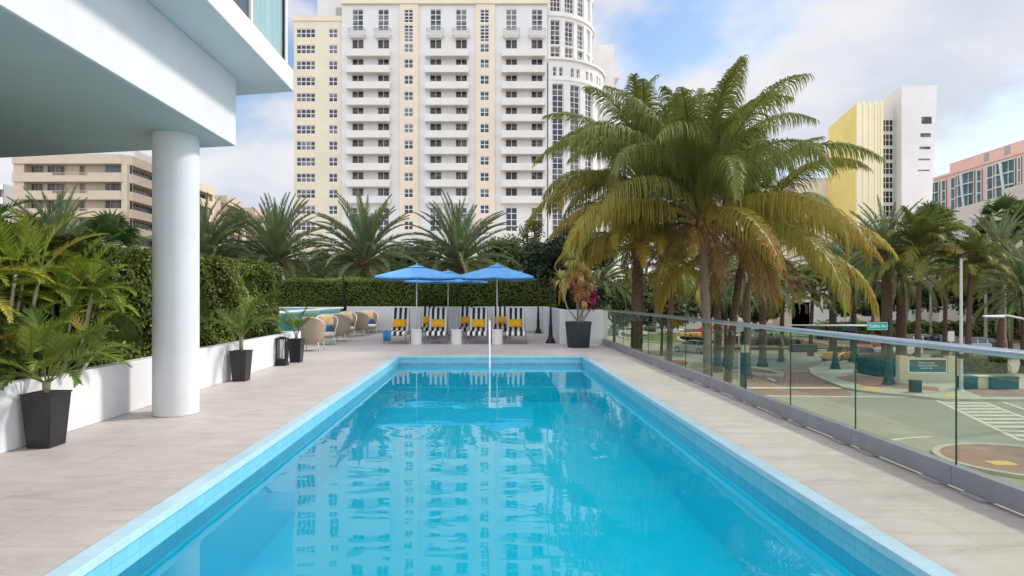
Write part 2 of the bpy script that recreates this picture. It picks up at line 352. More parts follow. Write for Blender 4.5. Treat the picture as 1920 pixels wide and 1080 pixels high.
def window_meshes(w, h, nx, nz, frame_mat, glass_mat, t):
    k = (round(w,3), round(h,3), nx, nz, frame_mat, glass_mat, t)
    if k not in _wc:
        f = MB(); f.box(0, w, 0, .08, 0, t); f.box(0, w, 0, .08, h-t, h); f.box(0, t, 0, .08, t, h-t); f.box(w-t, w, 0, .08, t, h-t)
        for i in range(1, nx): x = w*i/nx; f.box(x-t/2, x+t/2, .002, .08, t, h-t)
        zz = nz if hasattr(nz, '__len__') else [i/nz for i in range(1, nz)]
        for q in zz: f.box(t, w-t, .004, .07, h*q-t/2, h*q+t/2)
        g = MB(); g.box(t*.5, w-t*.5, .05, .12, t*.5, h-t*.5)
        _wc[k] = (f.mesh('window_frame', frame_mat), g.mesh('pane', glass_mat))
    return _wc[k]
def window(parent, x, y, z, w, h, nx=2, nz=2, name='window', frame='white_trim', glass='window_glass', t=.09, rz=0):
    f, g = window_meshes(w, h, nx, nz, frame, glass, t)
    o = link(name, f, parent, (x, y, z), rz); link('pane', g, o); return o
# ------------------------------------------------------------------ foliage
def unit(a): return a/np.maximum(np.linalg.norm(a, axis=-1, keepdims=True), 1e-9)
class Leaves:
    def __init__(s): s.V = []; s.C = []
    def add(s, V, C): s.V.append(V); s.C.append(C)
    def mesh(s, name, mat='leaf'): return quads_mesh(name, np.concatenate(s.V), np.concatenate(s.C), mat)
def frond(L, p0, az, el, length, drop, nl, ll, lw, hang=.5, spread=35, fold=.15, col=(.08,.14,.03), tip=None, seg=3, start=.12, rach=.035, rcol=(.22,.24,.07), side_bend=0, jit=.12, pw=1.4, curl=0):
    K = 16; t = np.linspace(0, 1, K)
    e = R(el)-R(drop)*t**pw; a = az+side_bend*t**1.5
    d = np.stack([np.cos(e)*np.cos(a), np.cos(e)*np.sin(a), np.sin(e)], 1)
    pts = np.array(p0)+np.vstack([np.zeros(3), np.cumsum((d[:-1]+d[1:])/2*length/(K-1), 0)])
    S = np.stack([-np.sin(a), np.cos(a), 0*a], 1); U = np.cross(d, S); U = np.where(U[:, 2:3] < 0, -U, U) if el > -60 else U
    # rachis, two crossed tapering ribbons
    w = (rach*(1-.85*t))[:, None]
    for ax in (S, U):
        A, B = pts-ax*w/2, pts+ax*w/2
        L.add(np.stack([A[:-1], B[:-1], B[1:], A[1:]], 1), np.tile(rcol, (K-1, 1)))
    for side in (-1, 1):
        ti = start+(1-start)*(np.arange(nl)+rng.uniform(.2,.8,nl))/nl
        idx = ti*(K-1); i0 = np.minimum(idx.astype(int), K-2); fr = (idx-i0)[:, None]
        p = pts[i0]*(1-fr)+pts[i0+1]*fr; T = unit(d[i0]*(1-fr)+d[i0+1]*fr); s = unit(S[i0]*(1-fr)+S[i0+1]*fr); u = unit(U[i0]*(1-fr)+U[i0+1]*fr)
        prof = np.clip(1.05-np.abs(ti-.42)**1.6*2.0, .28, 1)*np.clip((ti-start)/.08+.45, 0, 1)
        l = ll*prof*rng.uniform(.82, 1.1, nl)
        sp = R(spread)+R(28)*ti+rng.normal(0, .09, nl)
        dd = unit(s*side*np.cos(sp)[:, None]+T*np.sin(sp)[:, None]+u*(fold+rng.normal(0, .08, nl))[:, None])
        base = np.array(col); tc = np.array(tip if tip is not None else col)
        k = np.clip((ti-.25)/.75, 0, 1)[:, None]*rng.uniform(.5, 1.1, (nl, 1)); cc = base*(1-k)+tc*k
        cc = cc*rng.uniform(1-jit, 1+jit, (nl, 1))*(1+rng.normal(0, .04, (nl, 3)))
        q = p.copy(); wid = np.full(nl, lw); prof_w = {4: [1, 1.05, .9, .6, .1], 3: [1, 1.05, .75, .12], 2: [1, .9, .12]}[seg]
        for j in range(seg):
            W = unit(T-dd*np.sum(T*dd, 1, keepdims=True))
            q2 = q+dd*(l/seg)[:, None]
            a0 = W*(lw*prof_w[j]/2); a1 = W*(lw*prof_w[j+1]/2)
            L.add(np.stack([q-a0, q+a0, q2+a1, q2-a1], 1), cc*(1+.06*j))
            q = q2; dd = unit(dd+np.array([0, 0, -1.])*hang*(.6+.5*j)*rng.uniform(.7, 1.2, (nl, 1)))
GREEN = (.10,.145,.04); OLIVE = (.215,.225,.04); YEL = (.38,.29,.04); ORG = (.38,.20,.035); BRN = (.17,.085,.035); DATE = (.165,.215,.105)
def mixc(a, b, k): return tuple(a[i]*(1-k)+b[i]*k for i in range(3))
def coconut_crown(seed, n=26, length=5.2, nl=72, ll=1.05, lw=.05, seg=3, yellow=.5):
    global rng; rng = np.random.default_rng(seed); L = Leaves()
    for i in range(n):
        k = i/(n-1); az = i*2.39996+rng.normal(0, .12)
        el = 88-k**1.15*92+rng.normal(0, 9); drop = 62+58*min(1, k*1.7)+rng.normal(0, 13)
        if k > .75: drop = 78+rng.normal(0, 8)
        c = mixc(GREEN, OLIVE, rng.random()**.8*(.35+.65*k)); tp = mixc(c, OLIVE, .7)
        if k > .42 or rng.random() < .08:
            m = max(.15, (k-.42)/.58)*yellow*rng.choice([.1, .35, .8, 1.3, 1.7]); c = mixc(c, YEL, min(.8, m)); tp = mixc(tp, ORG if rng.random() < .55 else YEL, min(.95, m*1.7))
        ln = length*(.80+.2*min(1, k*3))*rng.uniform(.9, 1.06)
        frond(L, (0.12*math.cos(az), .12*math.sin(az), -.1-.35*k), az, el, ln, drop, nl, ll, lw, hang=1.25+.5*k, spread=24, fold=.12, pw=1.75, col=c, tip=tp, seg=seg, rach=.11, rcol=mixc((.20,.20,.05), YEL, .6*k), side_bend=rng.normal(0, .25), start=.16)
    return L
def date_crown(seed, n=98, length=4.3, nl=62, ll=.54, lw=.038, seg=2, dead=True):
    global rng; rng = np.random.default_rng(seed); L = Leaves()
    for i in range(n):
        k = i/(n-1); az = i*2.39996+rng.normal(0, .15); el = 86-k*100+rng.normal(0, 8); drop = 34+48*k+rng.normal(0, 9)
        c = mixc(DATE, OLIVE, k*.5*rng.random()); c = tuple(v*rng.uniform(.8, 1.25) for v in c)
        frond(L, (0, 0, -.25*k), az, el, length*rng.uniform(.85, 1.05), drop, nl, ll, lw, hang=.15, spread=46, fold=.3, col=c, tip=mixc(c, (.15,.18,.09), .5), seg=seg, rach=.05, rcol=(.2,.2,.09), side_bend=rng.normal(0, .12))
    if dead:
        for i in range(14):      # old stalks and fruit stems round the boot of the crown
            az = rng.uniform(0, 6.28); frond(L, (0, 0, -.3), az, rng.uniform(5, 40), rng.uniform(.7, 1.5), 70, 14, .25, .03, hang=.5, col=(.36,.17,.06), tip=(.42,.22,.09), seg=2, rach=.05, rcol=(.40,.24,.09))
    return L
def fan_crown(seed, n=34, rad=1.0, stalk=1.1, nseg=26):
    global rng; rng = np.random.default_rng(seed); L = Leaves()
    for i in range(n):
        k = i/(n-1); az = i*2.39996+rng.normal(0, .15); el = R(80-k*115+rng.normal(0, 6)); c = np.array(mixc((.06,.12,.025), (.11,.15,.035), rng.random()*.9))*rng.uniform(.8, 1.2)
        d = np.array([math.cos(el)*math.cos(az), math.cos(el)*math.sin(az), math.sin(el)]); s = np.array([-math.sin(az), math.cos(az), 0]); u = np.cross(d, s)
        st = stalk*rng.uniform(.85, 1.1); q = d*st
        L.add(np.stack([np.stack([-s*.025, s*.025, q+s*.015, q-s*.015])]), np.array([[.2,.2,.07]]))
        th = np.linspace(-2.1, 2.1, nseg); r = rad*(1-.12*np.abs(th))*rng.uniform(.9, 1.05, nseg)
        dd = unit(d[None]*np.cos(th)[:, None]+s[None]*np.sin(th)[:, None]+u[None]*.12*np.cos(3*th)[:, None])
        w = unit(np.cross(dd, u[None]))*rad*.075; m = q+dd*(r*.6)[:, None]; tipp = m+unit(dd+np.array([0,0,-.75]))*(r*.45)[:, None]
        L.add(np.stack([q+0*w, q+w*.3, m+w, m-w], 1), np.tile(c, (nseg, 1))*rng.uniform(.88, 1.12, (nseg, 1)))
        L.add(np.stack([m-w, m+w, tipp+w*.15, tipp-w*.15], 1), np.tile(c*1.1, (nseg, 1))*rng.uniform(.88, 1.12, (nseg, 1)))
    return L
def leaf_quads(P, N, size, jitter, aspect=.5, cols=((.05,.09,.02), (.11,.17,.035)), lit=None):
    """oval-ish leaves (a diamond-shaped quad) at P facing roughly N"""
    n = len(P); nn = unit(N+rng.normal(0, jitter, (n, 3))); a = unit(np.cross(nn, rng.normal(0, 1, (n, 3)))); b = np.cross(nn, a)
    s = size*rng.uniform(.6, 1.25, (n, 1)); V = np.stack([P-a*s*.5, P+b*s*aspect*.5+nn*s*.06, P+a*s*.5, P-b*s*aspect*.5+nn*s*.06], 1)
    k = rng.random((n, 1))**1.5; C = np.array(cols[0])*(1-k)+np.array(cols[1])*k; C = C*rng.uniform(.8, 1.2, (n, 1)); return V, C
def broad_crown(seed, rx, ry, rz, clumps, per, leaf, cols, clump_r=.28, hole=.0):
    global rng; rng = np.random.default_rng(seed); L = Leaves(); r = min(rx, ry, rz)
    c = unit(rng.normal(0, 1, (clumps, 3)))*(rng.uniform(.35, .95, (clumps, 1)))*np.array([rx, ry, rz])*.9
    for q in c:
        n = int(per*rng.uniform(.5, 1.3)); d = unit(rng.normal(0, 1, (n, 3))); cr = r*clump_r*rng.uniform(.7, 1.5)
        P = q+d*cr*rng.uniform(.55, 1.1, (n, 1))*np.array([1.15, 1.15, .8])
        tone = rng.uniform(.75, 1.25); V, C = leaf_quads(P, d+np.array([0,0,.5]), leaf, .45, cols=cols); L.add(V, C*tone)
    return L
def hedge(name, label, x0, x1, y0, y1, z0, z1, n, leaf=.075, cols=((.05,.085,.018), (.14,.20,.035)), seed=1, wob=.07, top=True, topcols=None, group=None):
    """clipped hedge: a twiggy core block with uneven sides, closely leaved outside"""
    global rng; rng = np.random.default_rng(seed)
    root = thing(name, label, 'hedge', ((x0+x1)/2, (y0+y1)/2, z0), group=group); W, D, Hh = x1-x0, y1-y0, z1-z0
    def bump(P):
        f = (np.sin(P[:,0]*3.1+seed)+np.sin(P[:,1]*2.7+seed*2)+np.sin(P[:,2]*4.3+P[:,0]*1.3+P[:,1]*1.9)+.6*np.sin(P[:,0]*9+P[:,2]*7+P[:,1]*8))
        return f*wob*.45
    L = Leaves(); areas = {'-y': W*Hh, '+y': W*Hh, '-x': D*Hh, '+x': D*Hh, '+z': W*D*1.3}; tot = sum(areas.values())
    for f, ar in areas.items():
        m = int(n*ar/tot); u, v = rng.random(m)-.5, rng.random(m)
        o = np.zeros((m, 3)); 
        if f[1] == 'y': P = np.stack([u*W, np.full(m, D/2*(1 if f[0]=='+' else -1)), v*Hh], 1); o[:, 1] = 1 if f[0]=='+' else -1
        elif f[1] == 'x': P = np.stack([np.full(m, W/2*(1 if f[0]=='+' else -1)), u*D, v*Hh], 1); o[:, 0] = 1 if f[0]=='+' else -1
        else: P = np.stack([u*W, (v-.5)*D, np.full(m, Hh)], 1); o[:, 2] = 1
        P = P+o*(bump(P)+rng.uniform(-.10, .03, m)*1.0)[:, None]
        V, C = leaf_quads(P, o+np.array([0,0,.35]), leaf, .55, aspect=.55, cols=(topcols or cols) if f == '+z' else cols)
        tone = 1+.34*np.sin(P[:,0]*1.7+P[:,1]*2.1+seed)*np.sin(P[:,2]*2.3+seed*1.7); L.add(V, C*tone[:, None])
    link('foliage', L.mesh('foliage', 'leaf_glossy'), root)
    b = MB(); i = .13
    b.box(-W/2+i, W/2-i, -D/2+i, D/2-i, 0, Hh-i); b.build('twigs', 'twigs', root)
    return root
M['twigs'] = mk('twigs', (.022, .032, .008), 1, spec=0, nscale=9, namt=.5, bscale=12, bstr=1)
def trunk_mesh(h, r0, r1, bend=(0,0), mat='trunk_grey', rings=True, seed=0, n=10, flare=1.5):
    rr = random.Random(seed); b = MB(); pts = []; rs = []; K = max(8, int(h/.22)) if rings else 8
    for i in range(K+1):
        t = i/K; pts.append((bend[0]*(t*t)-bend[0], bend[1]*(t*t)-bend[1], -h+h*t)); r = r0*(1-t)+r1*t
        if t < .12: r *= 1+(flare-1)*(1-t/.12)
        if rings: r *= 1.0+.07*((i % 2)*2-1)
        rs.append(r*rr.uniform(.96, 1.04))
    b.tube(pts, rs, n); return b.mesh('trunk', mat, smooth=True)
def palm(name, label, cat, top, crown_mesh, h, r0=.2, r1=.15, bend=(0,0), rz=0, sc=1, tmat='trunk_grey', group=None, extra=None, boot=None, seed=0):
    """root stands at the foot of the trunk; top is the crown's centre"""
    root = thing(name, label, cat, (top[0]-bend[0], top[1]-bend[1], top[2]-h), group=group)
    link('trunk', trunk_mesh(h, r0, r1, bend, tmat, seed=seed), root, (bend[0], bend[1], h))
    if not boot and cat == 'palm tree' and r0 < .21 and crown_mesh in MC: boot = (.75, .26, 'trunk_brown')
    if boot:
        b = MB(); b.lathe([(r1*1.0, -boot[0]), (boot[1]*.8, -boot[0]*.75), (boot[1], -boot[0]*.3), (boot[1]*.55, .1)], 12)
        o = b.build('trunk_boot', boot[2], root, smooth=True, loc=(bend[0], bend[1], h))
    c = link('crown', crown_mesh, root, (bend[0], bend[1], h), rz, sc)
    if extra: extra(root, (bend[0], bend[1], h))
    return root

# ------------------------------------------------------------------ the pool deck
PX0, PX1, PY0, PY1 = -2.27, 2.40, -4.0, 15.27      # inner edge of the pool
CW = .12
b = MB(); t = 0.0
ox0, ox1, oy1 = PX0-CW, PX1+CW, PY1+CW
for (x0, x1, y0, y1) in ((-13, ox0, -8, 27), (ox1, 4.05, -8, 18.7), (ox0, ox1, oy1, 27), (ox0, ox1, -8, PY0), (ox1, 2.9, 18.7, 27)):
    b.box(x0, x1, y0, y1, -.16, t)
struct(b.build('pool_deck', 'deck_stone'))
b = MB(); b.box(-13.0, ox0-.35, -8, 27, GZ, -.162); b.box(ox1+.35, 3.95, -8, 18.6, GZ, -.162); b.box(ox0-.35, ox1+.35, 15.8, 26.9, GZ, -.162)
struct(b.build('deck_base', 'concrete'))
WZ = -.205
b = MB(); d = .30
ZT = -.32
b.box(PX0-d, PX0, PY0, PY1, ZT, -.002); b.box(PX1, PX1+d, PY0, PY1, ZT, -.002); b.box(PX0-d, PX1+d, PY1, PY1+d, ZT, -.002)
struct(b.build('pool_tile_band', 'pool_tile'))
b = MB(); b.box(PX0-d, PX0, PY0, PY1, -1.3, ZT-.001); b.box(PX1, PX1+d, PY0, PY1, -1.3, ZT-.001); b.box(PX0-d, PX1+d, PY1, PY1+d, -1.3, ZT-.001)
struct(b.build('pool_walls', 'basin_tile'))
b = MB(); b.box(PX0-d, PX1+d, PY0-.2, PY1+d, -1.25, -1.05); struct(b.build('pool_floor', 'basin_tile'))
b = MB(); e = .02
b.box(PX0-CW, PX0+e, PY0, PY1-e, -.055, .004); b.box(PX1-e, PX1+CW, PY0, PY1-e, -.055, .004); b.box(PX0-CW, PX1+CW, PY1-e, PY1+CW, -.055, .004)
struct(b.build('pool_coping', 'coping_tile', bevel=.006))
b = MB(); b.box(PX0+.002, PX1-.002, PY1-.32, PY1-.001, -1.049, -.42); b.box(PX0+.002, PX1-.002, PY1-.66, PY1-.321, -1.049, -.72)      # entry steps across the far end
struct(b.build('pool_steps', 'basin_tile', bevel=.01))
b = MB(); b.box(PX0+.001, PX1-.001, PY1-.02, PY1-.001, -.155, -.14); b.box(PX0+.001, PX1-.001, PY1-.02, PY1-.001, -.185, -.172)
struct(b.build('pool_tile_trim', 'coping_tile'))
b = MB(); nx, ny = 1, 1; b.quad((PX0, PY0, WZ), (PX1, PY0, WZ), (PX1, PY1, WZ), (PX0, PY1, WZ)); w = b.build('water', 'pool_water'); struct(w)

# hand rail into the water
hr = thing('pool_handrail', 'polished white tubular hand rail rising from the far end of the pool', 'handrail', (.04, 15.62, 0))
b = MB(); pts = [(0, 0, 0), (0, 0, .55), (0, -.03, .74), (0, -.12, .86), (0, -.26, .90), (0, -.42, .86), (0, -.60, .70), (0, -1.05, .15), (0, -1.35, -.30), (0, -1.42, -.5)]
b.tube(pts, .024, 12); b.build('rail_tube', 'white_tube', hr, smooth=True)
b = MB(); b.lathe([(.055, 0), (.055, .012), (.03, .022)], 16); b.build('floor_flange', 'steel', hr, smooth=False)

# white walls
lw = MB(); lw.box(-4.83, -4.65, -6, 14.85, 0, .655); lw.box(-6.6, -4.83, 14.67, 14.85, 0, .655)
tag(lw.build('low_garden_wall', 'white_plaster', bevel=.012), 'low white plastered wall along the left edge of the deck, in front of the tall hedge', 'wall')
b = MB(); b.box(-12, -4.84, -6, 14.66, 0.001, .50); struct(b.build('planter_soil', 'soil'))
bw = MB(); bw.box(-5.92, 2.48, 25.0, 25.2, 0, 1.1); bw.box(2.28, 2.48, 18.85, 24.998, 0, 1.1); bw.box(2.482, 3.78, 18.85, 19.03, 0, 1.1)
tag(bw.build('back_parapet_wall', 'white_plaster', bevel=.012), 'white parapet wall behind the striped loungers, stepping forward beside the big round planter', 'wall')
b = MB(); b.box(-5.9, 2.2, 24.86, 24.995, 0, .10); struct(b.build('deck_drain_kerb', 'concrete'))

# glass balustrade on the street side
gb = thing('glass_balustrade', 'frameless glass balustrade with round metal top rail along the street side of the deck', 'railing', (3.66, 4.66, 0))
J = [4.66+1.28*k for k in range(-6, 12)]; J = [y for y in J if y < 18.7]+[18.84]
for a, c in zip(J[:-1], J[1:]):
    b = MB(); b.box(-.006, .006, a+.006-4.66, c-.006-4.66, .15, 1.09); p = b.build('glass_panel', 'rail_glass', gb)
    b = MB(); b.box(-.0065, .0065, a+.0062-4.66, a+.012-4.66, .191, 1.085); b.build('glass_edge', 'glass_edge', p)
b = MB(); b.tube([(0, J[0]-4.66, 1.105), (0, 18.84-4.66, 1.105)], .032, 16); b.build('top_rail', 'aluminium', gb, smooth=True)
for a, c in zip(J[:-1], J[1:]):
    b = MB(); b.box(-.05, .045, a+.003-4.66, c-.003-4.66, .032, .19); b.build('base_shoe', 'shoe_metal', gb, bevel=.004)
    for q in (a+.22, c-.22):
        b = MB(); b.box(-.075, .06, q-.09-4.66, q+.09-4.66, .002, .031); b.build('fixing_plate', 'pad_metal', gb, bevel=.003)

# raised glass-sided pool behind the armchairs
rp_ = thing('raised_pool', 'raised glass-sided pool with pale aqua water behind the wicker armchairs', 'pool', (-6.0, 15.0, 0))
X0, X1, Y0, Y1 = -6.5, 0, 0, 9.6
b = MB(); b.box(X0, X1-.05, Y0, Y1, 0, .10); b.box(X0, X0+.2, Y0, Y1, .101, 1.0); b.box(X0+.2, X1-.05, Y1-.2, Y1, .101, 1.0); b.build('basin', 'aqua_tile', rp_)
for k in range(6):
    b = MB(); b.box(-.03, -.012, Y1*k/6+.008, Y1*(k+1)/6-.008, .102, 1.03); b.build('glass_panel', 'teal_rail_glass', rp_)
b = MB(); b.quad((X0+.2, Y0+.02, .96), (-.031, Y0+.02, .96), (-.031, Y1-.2, .96), (X0+.2, Y1-.2, .96)); b.build('water', 'pool_water', rp_)
b = MB(); b.box(-.07, .03, Y0, Y1+.1, 1.032, 1.09); b.box(X0, -.071, Y1-.1, Y1+.1, 1.032, 1.09); b.build('coping', 'white_plaster', rp_, bevel=.008)
b = MB(); b.box(X0, X1, Y0-.12, Y0-.001, 0, 1.03); b.build('end_wall', 'white_plaster', rp_)
b = MB(); b.box(-.05, .0, Y1-.02, Y1+.05, 0, 1.031); b.build('corner_post', 'glass_edge', rp_)

# ------------------------------------------------------------------ the building overhead
hb = thing('overhanging_building', 'white building overhanging the deck on a round column, with a glazed upper storey', 'building', (-3.47, 8.23, 0))
def L2(p): return (p[0]+3.47, p[1]-8.23)
soff = [(-3.47, -8), (-3.47, 8.23), (-7.3, 8.93), (-12, 9.75), (-12, -8)]
b = MB(); b.prism([L2(p) for p in soff], 3.58, 4.52)
b.build('beam', 'white_plaster', hb, bevel=.008)
b = MB(); b.prism([L2(p) for p in [(-3.50, -8), (-3.50, 8.20), (-7.3, 8.895), (-12, 9.72), (-12, -8)]], 3.572, 3.579); b.build('soffit', 'soffit_shade_tint', hb)
slab = [(-2.86, -8), (-2.86, 8.79), (-12, 10.6), (-12, -8)]
b = MB(); b.prism([L2(p) for p in slab], 4.523, 4.835); b.build('floor_slab', 'white_plaster', hb, bevel=.008)
b = MB(); b.prism([L2(p) for p in [(-3.2, -8), (-3.2, 8.6), (-12, 10.3), (-12, -8)]], 7.6, 7.9); b.build('upper_slab', 'white_plaster', hb)
b = MB(); b.prism([L2(p) for p in [(-3.3, -8), (-3.3, 8.5), (-12, 10.2), (-12, -8)]], 4.836, 7.6); b.build('inner_wall', 'shade_glass', hb)
y = 8.62; k = 0
for wdt, gl in ((.56, 'curtain_glass'), (.64, 'curtain_glass'), (.62, 'shade_glass'), (1.5, 'shade_glass'), (1.5, 'curtain_glass'), (1.5, 'shade_glass'), (1.5, 'shade_glass')):
    b = MB(); b.box(-2.99+3.47, -2.96+3.47, y-wdt-8.23, y-8.23, 4.86, 7.6); g = b.build('glazing', gl, hb)
    if k in (0, 2, 3, 4, 5, 6):
        if k: b = MB(); b.box(-3.02+3.47, -2.93+3.47, y-.03-8.23, y+.03-8.23, 4.836, 7.6); b.build('mullion', 'white_trim', hb)
    y -= wdt; k += 1
b = MB(); b.box(-3.04+3.47, -2.92+3.47, 8.625-8.23, 8.70-8.23, 4.836, 7.6); b.build('mullion', 'white_trim', hb)
b = MB(); b.box(-3.0+3.47, -2.935+3.47, 8.595-8.23, 8.62-8.23, 4.836, 7.6); b.build('gasket', 'black_iron', hb)
b = MB(); b.box(-3.03+3.47, -2.93+3.47, -8-8.23, 8.62-8.23, 4.836, 4.862); b.build('glazing_sill', 'white_trim', hb)
b = MB(); b.lathe([(.277, .001), (.277, .008)], 48, (-4.02+3.47, 7.70-8.23)); b.build('base_joint', 'roof_grey', hb)
b = MB(); b.lathe([(.272, .009), (.272, 3.5705)], 128, (-4.02+3.47, 7.70-8.23)); b.build('column', 'white_plaster', hb, smooth=False)
hb.children[-1].data.polygons.foreach_set('use_smooth', [len(p.vertices) == 4 for p in hb.children[-1].data.polygons])

# ------------------------------------------------------------------ hedges round the deck
hedge('tall_hedge', 'tall clipped green hedge behind the low white wall on the left', -6.6, -5.08, 7.6, 14.6, .45, 2.22, 80000, .075, cols=((.06,.095,.015), (.24,.27,.035)), seed=3, wob=.16)
hedge('back_hedge', 'long clipped hedge above the white back wall, behind the blue umbrellas', -12.5, 2.9, 25.5, 26.5, 0, 2.28, 52000, .085, cols=((.07,.10,.018), (.20,.23,.035)), seed=5, wob=.06, topcols=((.14,.19,.03), (.30,.36,.05)))
hedge('dark_hedge', 'dark low hedge behind the bright left palms at the picture edge', -7.6, -5.9, 3.0, 7.5, 0.45, 2.15, 22000, .09, cols=((.03,.055,.015), (.10,.14,.03)), seed=8, wob=.15)

# ------------------------------------------------------------------ clumping palms over the low wall
def areca_mesh(seed, stems, per, length, spread_r, hmax, base=(0,0), nl=34, ll=.34, lw=.022, bright=1.0):
    global rng; rng = np.random.default_rng(seed); L = Leaves(); B = MB()
    for s in range(stems):
        a = s*2.4+rng.normal(0, .4); r = spread_r*math.sqrt((s+.5)/stems); x, y = r*math.cos(a), r*math.sin(a); h = hmax*rng.uniform(.55, 1)
        lean = (x*.5, y*.5)
        B.tube([(x, y, 0), (x+lean[0]*.4, y+lean[1]*.4, h*.5), (x+lean[0], y+lean[1], h)], [.028, .022, .016], 6)
        for i in range(per):
            k = i/max(1, per-1); az = i*2.4+rng.uniform(0, 6.28)/per; c = mixc((.09,.16,.02), (.30,.35,.045), rng.random()); c = mixc(c, (.45,.34,.06), .7 if rng.random() < .15 else 0)
            frond(L, (x+lean[0], y+lean[1], h-.05*k), az, 82-62*k+rng.normal(0, 6), length*rng.uniform(.75, 1.1), 42+45*rng.random(), nl, ll, lw, hang=.3, spread=38, fold=.25, col=tuple(v*bright for v in c), tip=tuple(v*bright*1.15 for v in c), seg=2, rach=.02, rcol=(.28,.30,.06), side_bend=rng.normal(0, .3), start=.2)
    return L, B
def areca(name, label, loc, seed, stems, per, length, spread_r, hmax, group=None, **kw):
    root = thing(name, label, 'palm', loc, group=group); L, B = areca_mesh(seed, stems, per, length, spread_r, hmax, **kw)
    B.build('stems', 'stem', root, smooth=True); link('crown', L.mesh('crown', 'leaf'), root); return root
g = 'clumping palms behind the low wall'
areca('areca_palm', 'yellow-green feathery palm clump left of the column, leaning over the low wall', (-5.35, 7.2, .48), 21, 20, 6, .75, .40, 1.3, g, ll=.16, lw=.012, nl=32, bright=1.3)
areca('areca_palm', 'tallest feathery palm clump behind the nearest black planter at the left', (-5.6, 6.5, .48), 22, 26, 7, .85, .55, 1.55, g, ll=.17, lw=.012, nl=34, bright=1.2)
areca('areca_palm', 'feathery palm clump cut by the left edge of the picture', (-5.6, 5.5, .48), 23, 22, 7, .8, .55, 1.35, g, ll=.16, lw=.012, nl=34, bright=1.2)
areca('areca_palm', 'darker feathery palm behind the other clumps, below the beige balconies', (-6.3, 7.3, .48), 24, 12, 7, 1.1, .5, 1.35, g, bright=.9, ll=.24, lw=.016, nl=30)
areca('areca_palm', 'low palm seedling clump between the nearest planter and the column', (-5.05, 6.6, .48), 25, 12, 5, .7, .4, .5, g, ll=.18, lw=.014)

# ------------------------------------------------------------------ planters
def square_planter(label, x, y, rz=0):
    r = thing('tapered_planter', label, 'planter', (x, y, 0), rz, 'square black planters along the low wall')
    b = MB(); w0, w1, h = .115, .150, .53
    b.frustum(-w0, w0, -w0, w0, 0, -w1, w1, -w1, w1, h); o = b.build('pot', 'black_planter', r, bevel=.006)
    b = MB(); q = w1+.006
    for (x0, x1, y0, y1) in ((-q, q, -q, -q+.02), (-q, q, q-.02, q), (-q, -q+.02, -q+.02, q-.02), (q-.02, q, -q+.02, q-.02)): b.box(x0, x1, y0, y1, h-.004, h+.012)
    b.build('rim', 'black_planter', r, bevel=.002)
    b = MB(); b.box(-w1+.02, w1-.02, -w1+.02, w1-.02, h, h+.004); b.build('soil', 'soil', r); return r
square_planter('nearest tapered square black planter, at the left picture edge', -4.45, 6.02)
square_planter('tapered square black planter just right of the column, holding one arching palm', -4.43, 10.72)
square_planter('farthest tapered square black planter, beside the black lantern', -4.42, 13.78)
def potted(label, x, y, seed, fr, stemh=.1):
    """fr: list of (azimuth deg, elevation, length, drop)"""
    global rng; rng = np.random.default_rng(seed); root = thing('potted_palm', label, 'palm', (x, y, .534), group='young palms in the black planters'); L = Leaves(); B = MB()
    for az, el, ln, dr in fr:
        c = mixc((.07,.13,.02), (.19,.24,.04), rng.random()); a = R(az); bx, by = .03*math.cos(a), .03*math.sin(a)
        B.tube([(bx*.6, by*.6, 0), (bx, by, stemh)], [.014, .009], 6)
        frond(L, (bx, by, stemh*.9), a, el, ln, dr, 30, .24*min(1.2, ln/.8), .014, hang=.3, spread=35, fold=.2, col=c, tip=tuple(v*1.2 for v in c), seg=2, rach=.016, rcol=(.24,.26,.06), start=.28, side_bend=rng.normal(0, .2))
    B.build('stems', 'stem', root, smooth=True); link('crown', L.mesh('crown', 'leaf'), root)
potted('arching young palm growing in the nearest black planter', -4.45, 6.02, 31, [(-10, 50, .95, 88), (15, 62, .8, 80), (-35, 35, .7, 75), (60, 70, .8, 60), (110, 65, .8, 70), (175, 45, .95, 85), (200, 30, .8, 70), (230, 50, .75, 85), (265, 35, .6, 80), (300, 55, .7, 90), (330, 72, .75, 70), (140, 78, .9, 50), (45, 40, .8, 80)], .12)
potted('young palm with long fronds arching right, in the planter just right of the column', -4.43, 10.72, 32, [(0, 66, 1.05, 95), (-20, 50, .95, 100), (25, 58, .9, 90), (90, 72, 1.0, 60), (150, 60, .9, 70), (190, 50, .9, 80), (240, 55, .7, 80), (300, 60, .8, 95), (-8, 80, 1.1, 70), (120, 40, .8, 70), (60, 50, .9, 80)], .28)
potted('short bushy young palm in the farthest black planter', -4.42, 13.78, 33, [(0, 70, .6, 50), (60, 60, .65, 60), (120, 70, .6, 50), (180, 60, .65, 60), (240, 65, .6, 60), (300, 60, .6, 60), (20, 82, .7, 30), (200, 80, .7, 40)], .12)
# lantern
r = thing('lantern', 'tall black metal lantern with open bars standing beside the farthest square planter', 'lantern', (-4.52, 13.12, 0))
b = MB(); b.box(-.115, .115, -.115, .115, 0, .035); b.box(-.10, .10, -.10, .10, .035, .15); b.build('base', 'black_iron', r, bevel=.004)
b = MB()
for sx in (-1, 1):
    for sy in (-1, 1): b.box(sx*.098-.009, sx*.098+.009, sy*.098-.009, sy*.098+.009, .15, .58)
for k in (-1, 0, 1):
    for s in (-1, 1): b.box(k*.045-.004, k*.045+.004, s*.098-.004, s*.098+.004, .15, .58); b.box(s*.098-.004, s*.098+.004, k*.045-.004, k*.045+.004, .15, .58)
b.build('bars', 'black_iron', r)
b = MB(); b.box(-.112, .112, -.112, .112, .58, .605); b.frustum(-.07, .07, -.07, .07, .605, -.04, .04, -.04, .04, .63); b.build('lid', 'black_iron', r, bevel=.003)
